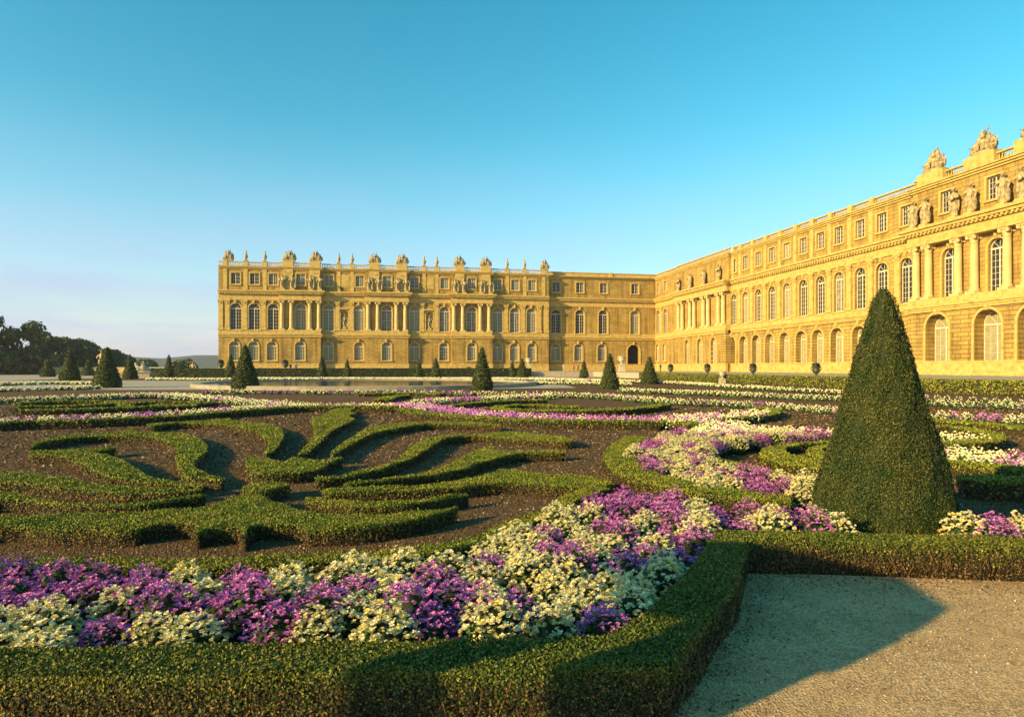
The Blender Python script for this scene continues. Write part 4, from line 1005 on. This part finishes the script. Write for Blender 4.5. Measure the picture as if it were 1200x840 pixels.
# ------------------------------------------------------------------ flowers
def blossom(mb, c, r, m, rnd):
    """small double flower head: two rings of separate tilted petals"""
    tx, ty = rnd.uniform(-.5, .5), rnd.uniform(-.5, .5)
    for (n, el, ln) in ((6, .35, 1.05), (5, .95, .8)):
        a0 = rnd.random()*6.28
        for k in range(n):
            a = a0+6.28319*k/n+rnd.uniform(-.2, .2); e = el+rnd.uniform(-.25, .25); q = r*ln*rnd.uniform(.85, 1.2); w = .62
            pts = []
            for (dr, da) in ((.12, 0), (.7, -w), (1.0, 0), (.7, w)):
                x, y, z = q*dr*math.cos(e)*math.cos(a+da), q*dr*math.cos(e)*math.sin(a+da), q*dr*math.sin(e)
                pts.append((c[0]+x, c[1]+y, c[2]+z+tx*x+ty*y))
            mb.add(pts, [(0, 1, 2, 3)], m, False)

def plant_meshes(seed, kind):
    rnd = random.Random(seed); rng = np.random.default_rng(seed)
    R, Ht = .205, .38
    fl = MB(); n = 210 if kind == 'cream' else 215
    for k in range(n):
        u = (k+.5)/n; th = math.acos(1-u*1.05) if u < .98 else 1.6; ph = k*2.39996+rnd.uniform(-.3, .3)
        j = rnd.uniform(.80, 1.14)
        p = (R*math.sin(th)*math.cos(ph)*j, R*math.sin(th)*math.sin(ph)*j, .13+(Ht-.13)*math.cos(th)*j+rnd.uniform(-.012, .02))
        r = rnd.uniform(.014, .026)*(1.0 if kind == 'cream' else 1.05)
        m = 0
        if kind == 'cream' and rnd.random() < .25: m = 1
        if rnd.random() < .1: continue
        for q in range(2 if kind == 'cream' else 1):
            blossom(fl, (p[0]+rnd.uniform(-.012, .012)*q, p[1]+rnd.uniform(-.012, .012)*q, p[2]+.012*q*rnd.uniform(-1, 1)), r, m, rnd)
    fm = fl.mesh('blossoms', [M['cream'], M['yellow']] if kind == 'cream' else [M['purple']])
    N = 420; d = rng.normal(0, 1, (N, 3)); d[:, 2] = np.abs(d[:, 2]); d /= np.linalg.norm(d, axis=1, keepdims=True)
    P = d*np.array([R, R, Ht-.12])*rng.uniform(.55, .97, (N, 1))+[0, 0, .08]
    core = MB(); core.lathe([(.10, 0), (R*.72, .10), (R*.66, .2), (R*.35, Ht*.78), (.02, Ht*.85)], seg=10)
    lm = np_mesh('leaves', core, leaf_quads(P, d, .05, rng, .6, .5), np.ones(N), [M['yew_core'], M['plant_leaf']])
    return fm, lm
PROTO = {k: [plant_meshes(s+(0 if k == 'cream' else 50), k) for s in range(6)] for k in ('cream', 'purple')}

def pos_hash(x, y, cell):
    """colour patches: nearest of jittered cell centres"""
    best, bc = 9e9, 0; i0, j0 = math.floor(x/cell), math.floor(y/cell)
    for i in range(i0-1, i0+2):
        for j in range(j0-1, j0+2):
            r = random.Random(i*7919+j*104729+13); cx, cy = (i+r.random())*cell, (j+r.random())*cell
            d = (x-cx)**2+(y-cy)**2
            if d < best: best, bc = d, r.random()
    return bc

PURP = [(15, 690, 34), (63, 683, 38), (110, 690, 24), (190, 670, 30), (173, 697, 22), (277, 683, 32), (263, 713, 22), (377, 693, 28), (377, 653, 22), (123, 743, 36), (340, 737, 31), (500, 693, 31), (490, 722, 20), (500, 643, 15), (587, 663, 20), (600, 690, 25), (573, 703, 15), (663, 645, 20), (633, 620, 15), (733, 597, 40), (737, 650, 30), (793, 640, 20), (783, 587, 25), (710, 727, 28), (781, 605, 30), (805, 644, 28), (861, 598, 28), (917, 595, 15), (945, 616, 15), (1001, 609, 12), (1162, 598, 18), (1165, 623, 14)]
def to_px(x, y, z): return CX+x/y*FPX, HY+(EYE-z)/y*FPX

def fill(poly, sp, jit=.22):
    lo, hi = np.min(poly, 0), np.max(poly, 0); P = []; r = 0; y = lo[1]
    while y < hi[1]:
        x = lo[0]+(sp/2 if r % 2 else 0)
        while x < hi[0]:
            P.append((x+random.uniform(-jit, jit)*sp, y+random.uniform(-jit, jit)*sp)); x += sp
        y += sp*.866; r += 1
    P = np.array(P); return P[inside(P, np.array(poly))]

plants = []
F1 = [(-5.2, 4.0), (.58, 4.12), (1.02, 4.75), (1.95, 6.38), (2.3, 6.78), (3.65, 6.7), (3.55, 7.25), (3.0, 7.65), (2.3, 8.15), (1.6, 8.6), (1.15, 8.45), (.75, 7.95), (.42, 7.3), (.1, 6.6), (-.45, 6.0), (-1.2, 5.65), (-2.4, 5.5), (-5.6, 5.5)]
near_line = np.array([(-5.5, 3.83), (.72, 3.97), (2.15, 6.45), (4, 6.5)])
def dist_line(p):
    b = 9
    for a, c in zip(near_line, near_line[1:]):
        t = np.clip(np.dot(p-a, c-a)/np.dot(c-a, c-a), 0, 1); b = min(b, np.linalg.norm(p-a-(c-a)*t))
    return b
for p in fill(F1, .375, .24): plants.append((p[0], p[1], 'front'))
for p in fill([(4.75, 6.55), (8.5, 6.15), (8.5, 7.1), (4.9, 7.3)], .335): plants.append((p[0], p[1], 'right'))
F2 = [(738, 530), (748, 520), (768, 511), (790, 505), (812, 503), (818, 498), (835, 494), (866, 493.5), (888, 498), (946, 501), (985, 502.5), (985, 509.5), (920, 511.5), (880, 513.5), (855, 519), (830, 523.5), (825, 529), (832, 538), (852, 542), (875, 548), (905, 552), (920, 558), (962, 566), (962, 582), (923, 582), (866.7, 573), (825, 566.7), (783, 555), (763, 549), (748, 542)]
F2g = [gp(x, y, .33) for x, y in F2]
for p in fill(F2g, .37): plants.append((p[0], p[1], 'scroll'))
F3g = [gp(x, y, .33) for x, y in [(838, 489), (862, 487.5), (892, 485), (904, 481), (893, 478), (860, 481), (835, 483)]]
pl3 = [(p[0], p[1]) for p in fill(F3g, .5)]

# individuals: the plants that show largest; the farther rest joins the massed flowers
plants.sort(key=lambda q: q[1])
far_pts = [(q[0], q[1], .34) for q in plants[300:]]+[(x, y, .34) for x, y in pl3]
plants = plants[:300]
rows = {}
recs = []
for (x, y, bed) in plants:
    u, v = to_px(x, y, .33)
    if bed == 'scroll': col = 'purple' if pos_hash(x, y, .5) < .47 else 'cream'
    else: col = 'purple' if any((u-a)**2+((v-b_)*1.2)**2 < (r*.97)**2 for a, b_, r in PURP) else 'cream'
    if random.random() < (.15 if bed == 'scroll' else .07): col = 'cream' if col == 'purple' else 'purple'
    row = int((dist_line(np.array([x, y]))-.1)/.33) if bed == 'front' else 0
    if bed == 'scroll':
        row = int((y-8)/1.2)
    recs.append([x, y, bed, col, row, u]); rows.setdefault((bed, col, row), []).append(recs[-1])
ROWN = ['front row', 'second row', 'third row', 'fourth row', 'fifth row', 'sixth row', 'back row', 'rearmost row', 'last row']
for (bed, col, row), lst in rows.items():
    lst.sort(key=lambda r: r[5])
    for i, r in enumerate(lst):
        c = 'cream white' if col == 'cream' else 'magenta purple'
        o_ = ORD[i] if i < len(ORD) else None
        if bed == 'front': lab = f'{c} flower cushion, {o_} of its colour in near bed {ROWN[min(row, 8)]}'
        elif bed == 'right': lab = f'{c} flower cushion right of the big cone, {o_} from left'
        else:
            lab = f'{c} flower cushion, scroll bed {["nearest strip", "second strip", "lower bend", "middle bend", "upper bend", "curl tip"][min(max(row, 0), 5)]}, {o_ or "far"} from left'
        e = empty('flower_cushion', (r[0], r[1], 0), random.uniform(0, 6.28))
        s = random.uniform(.85, 1.12); e.scale = (s, s, s*random.uniform(.9, 1.15))
        fm, lm = random.choice(PROTO[col])
        link_obj('leaves', lm, e); link_obj('blossoms', fm, e)
        tag(e, lab, 'flower', 'flower cushions in the beds')

FS = [([(-20, 491.5), (36, 489.5), (97, 487.5), (147, 485), (197, 482.5), (230, 480.5), (267, 477.7), (342, 473.5), (400, 473), (468, 473.5)], 1.0, .5),
      ([(466, 471.5), (500, 475.5), (560, 482), (640, 487), (700, 488.5), (777, 489.5)], 1.7, .75),
      ([(484, 469), (520, 466.5), (580, 464), (640, 461.5)], 1.5, .5),
      ([(783, 489), (810, 487), (840, 485)], 1.6, .5),
      ([(785, 491), (815, 492), (850, 494)], 1.2, .5),
      ([(640, 443.5), (700, 444.5), (790, 447), (840, 450), (900, 453), (960, 456), (990, 457.5), (1083, 463.5), (1170, 467), (1260, 471)], 1.0, .12),
      ([(725, 455), (780, 456.5), (840, 458.5), (920, 462), (990, 464), (1083, 468.5), (1170, 471.5), (1260, 475)], 1.0, .12),
      ([(-20, 455), (100, 452), (118, 451.5)], 1.2, .15), ([(-20, 449), (36, 447.5), (75, 447), (118, 448)], 1.2, .15), ([(175, 443), (270, 443.5), (300, 442.5)], 2, .15),
      ([(240, 456.5), (377, 457), (540, 458.5), (640, 459.5)], .9, .4), ([(640, 459.7), (700, 461.5), (780, 466.7), (853, 469.5), (920, 473), (980, 476.7), (1083, 482), (1170, 486), (1260, 490)], 1.2, .4),
      ([(-20, 467), (36, 465), (155, 461), (192, 460.5)], 1.2, .2), ([(192, 460.5), (255, 465), (300, 469), (345, 472)], 2.2, .35),
      ([(290, 442.8), (400, 442.8), (520, 443), (622, 443.2)], 3.0, .2), ([(622, 443.2), (700, 444.8), (745, 445.5)], 2.0, .15), ([(622, 447), (690, 447.5), (740, 448.5)], 1.2, .1),
      ([(1085, 508), (1120, 509), (1146, 512)], 1.0, .3), ([(1085, 524), (1130, 529), (1175, 532), (1260, 541)], 1.9, .55)]
for pts, w, pp in FS:
    poly = strip(px_line(pts, .33), w*(.85 if pts[0][1] > 466 else .65))
    Dm = np.median(poly[:, 1]); sp = .36 if Dm < 25 else .45 if Dm < 45 else .6
    far_pts += [(p[0], p[1], pp) for p in fill(poly, sp)]
fm = MB(); LV = []; LMt = []
r2 = random.Random(3)
FV, FM_ = [], []
for (x, y, pp) in far_pts:
    col = 0 if .6*pos_hash(x, y, .8)+.4*r2.random() >= pp*.9 else 1
    s = .9 if y < 25 else 1.0; n = 30 if y < 16 else 18 if y < 30 else 11; rb = .028 if y < 16 else .040 if y < 30 else .0014*y
    for k in range(n):
        th = math.acos(1-(k+.5)/n); ph = k*2.4+r2.random(); R_ = .22*s if y < 40 else .3
        c = np.array([x+R_*math.sin(th)*math.cos(ph)*r2.uniform(.8, 1.1), y+R_*math.sin(th)*math.sin(ph)*r2.uniform(.8, 1.1), .1+.26*math.cos(th)*r2.uniform(.85, 1.15)])
        a = r2.random()*6.28; rr = rb*r2.uniform(.75, 1.25); ca, sa = math.cos(a)*rr, math.sin(a)*rr
        t = c+[0, 0, rr*.9]; q = [c+[ca, sa, 0], c+[-sa, ca, 0], c+[-ca, -sa, 0], c+[sa, -ca, 0]]
        for i in range(4): FV.append([q[i], q[(i+1) % 4], t, t*.5+q[i]*.5]); FM_.append(col if not (col == 0 and k % 6 == 0) else 2)
FV = np.array(FV)
rng = RNG
FP = np.array([(p[0], p[1]) for p in far_pts]); rep = 26
B = np.repeat(FP, rep, 0); d = rng.normal(0, 1, (len(B), 3)); d[:, 2] = np.abs(d[:, 2]); d /= np.linalg.norm(d, axis=1, keepdims=True)
LP = np.column_stack([B, np.full(len(B), .04)])+d*[.23, .23, .24]*rng.uniform(.6, .95, (len(B), 1))
LQ = leaf_quads(LP, d, np.clip(.0042*B[:, 1], .07, .25), rng, .6, .7)
me = np_mesh('flower_border', None, np.concatenate([FV, LQ]), np.concatenate([FM_, np.full(len(LQ), 3)]), [M['cream'], M['purple'], M['yellow'], M['plant_leaf']])
fo = link_obj('flower_border', me); tag(fo, 'massed cream and purple flowers in far strips', 'flowers', kind='stuff')

# ------------------------------------------------------------------ loose litter and pebbles
def chips(name, poly, n, smin, sk, mat, z):
    lo, hi = np.min(poly, 0), np.max(poly, 0)
    D = np.exp(rng.uniform(np.log(max(lo[1], 1.5)), np.log(hi[1]), n)); Xx = rng.uniform(-.85, .85, n)*D
    P = np.column_stack([Xx, D]); P = P[inside(P, np.array(poly))]
    s = np.maximum(smin, sk*P[:, 1])*rng.uniform(.5, 1.4, len(P))
    q = leaf_quads(np.column_stack([P, z+s*.22]), np.tile([0, 0, 1.0], (len(P), 1)), s, rng, .45, .75)
    me = np_mesh(name, None, q, np.zeros(len(q)), [M[mat]]); tag(link_obj(name, me), kind='stuff')
chips('leaf_litter', [(-14, 4.6), (.9, 4.6), (1.7, 6.3), (9, 6.2), (30, 32), (-30, 32), (-20, 8)], 230000, .018, .0026, 'litter', 0)
chips('gravel_stones', [(-4, 1.5), (8, 1.5), (9, 5.35), (2.3, 6.1), (.95, 3.7), (-4, 3.4)], 110000, .007, .0027, 'pebble', .004)

def edge_litter(line, n, mat, name):
    line = np.array(line, float); seg = np.diff(line, axis=0); L = np.linalg.norm(seg, axis=1)
    k = rng.choice(len(L), n, p=L/L.sum()); nr = np.stack([seg[k][:, 1], -seg[k][:, 0]], 1)/L[k][:, None]
    P = line[k]+seg[k]*rng.random((n, 1))+nr*(np.abs(rng.normal(0, .22, (n, 1)))-.05)
    sz = rng.uniform(.008, .024, n)
    q = leaf_quads(np.column_stack([P, .006+sz*.2]), np.tile([0, 0, 1.0], (n, 1)), sz, rng, .45, .7)
    tag(link_obj(name, np_mesh(name, None, q, np.zeros(n), [M[mat]])), kind='stuff')
edge_litter([(.85, 3.6), (2.2, 6.15), (4.5, 6.02), (9.5, 5.4)], 5000, 'litter', 'fallen_leaves')
# ------------------------------------------------------------------ trees at the left
def tree(xy, h, r, label, seed, leaf):
    g = np.random.default_rng(seed); o = empty('broadleaf_tree', (xy[0], xy[1], 0))
    t = MB(); t.tube((0, 0, -.2), (0, 0, h*.45), h*.028, h*.018, 10)
    tips = []
    for k in range(7):
        a = 2*math.pi*k/7+g.random(); z0 = h*g.uniform(.25, .45); e = (r*.6*math.cos(a), r*.6*math.sin(a), z0+h*g.uniform(.15, .35)); t.tube((0, 0, z0), e, h*.012, h*.004, 6); tips.append(e)
    t.build('trunk', M['bark'], o)
    Ps, Ns = [], []
    for k in range(34):
        a = g.uniform(0, 6.28); u = g.random()**.5; zf = g.uniform(.04, .95); rad = r*math.sqrt(max(.08, 1-(zf-.45)**2*3.0))
        c = np.array([u*rad*math.cos(a), u*rad*math.sin(a), zf*h]); cr = r*g.uniform(.22, .42)
        n = 190; d = g.normal(0, 1, (n, 3)); d /= np.linalg.norm(d, axis=1, keepdims=True)
        Ps.append(c+d*cr*g.uniform(.55, 1.05, (n, 1))*[1, 1, .8]); Ns.append(d)
    P = np.concatenate(Ps); Nn_ = np.concatenate(Ns)
    me = np_mesh('crown', None, leaf_quads(P, Nn_, leaf, g, .6, .8), np.zeros(len(P)), [M['tree_leaf']]); link_obj('crown', me, o)
    return tag(o, label, 'tree', 'trees beyond the garden')
TREES = [(-30, 370, 165, 8, 'dark tree outside the left photo edge'), (24, 379, 170, 6.5, 'tallest dark tree at the left photo edge'), (50, 392, 185, 5.5, 'dark tree right of the tallest at left edge'), (68, 398, 200, 5, 'rounded tree above the small cone at far left'),
         (84, 400, 205, 5, 'tree behind the light green cone'), (98, 402, 215, 5, 'tree right of the light green cone'), (113, 407, 215, 4.5, 'low tree left of the broad cone'), (128, 411, 220, 4.5, 'tree top showing right of the broad cone'),
         (141, 415, 240, 4.5, 'small tree ending the dark row at right'), (215, 423.5, 260, 4, 'far low tree left of the distant statue'), (170, 424, 300, 5, 'far low tree behind the sphinx'), (-80, 368, 160, 9, 'dark tree well outside the left edge')]
for i, (x, yt, D, r, lab) in enumerate(TREES):
    tree(np.array([(x-CX)/FPX*D, D]), EYE+(HY-yt)*D/FPX, r, lab, 40+i, .0046*D)
# pale boundary wall left of the palace
wb = MB(); a0 = np.array([-150, 165]); 
wl = empty('boundary_wall', (-118, 172, 0), aL*.3)
bw = MB(); bw.box(-22, 24, -.3, .3, 0, 1.7); bw.build('wall', M['trim'], wl); cw = MB(); cw.box(-22.1, 24.1, -.4, .4, 1.703, 1.95); cw.build('coping', M['pale'], wl)
tag(wl, 'low pale stone wall closing the garden left of the palace', 'wall')

# ------------------------------------------------------------------ haze over the whole place
hz = MB(); hz.box(-3000, 3000, -500, 3100, -3, 75)
m, n, b = new_mat('haze_air'); n.nodes.remove(b)
pv = n.nodes.new('ShaderNodeVolumePrincipled'); pv.inputs['Color'].default_value = (.86, .92, 1, 1); pv.inputs['Density'].default_value = .00017; pv.inputs['Anisotropy'].default_value = 0.2
link(n, pv.outputs[0], n.nodes['Material Output'].inputs['Volume'])
tag(hz.build('haze', m), kind='stuff')
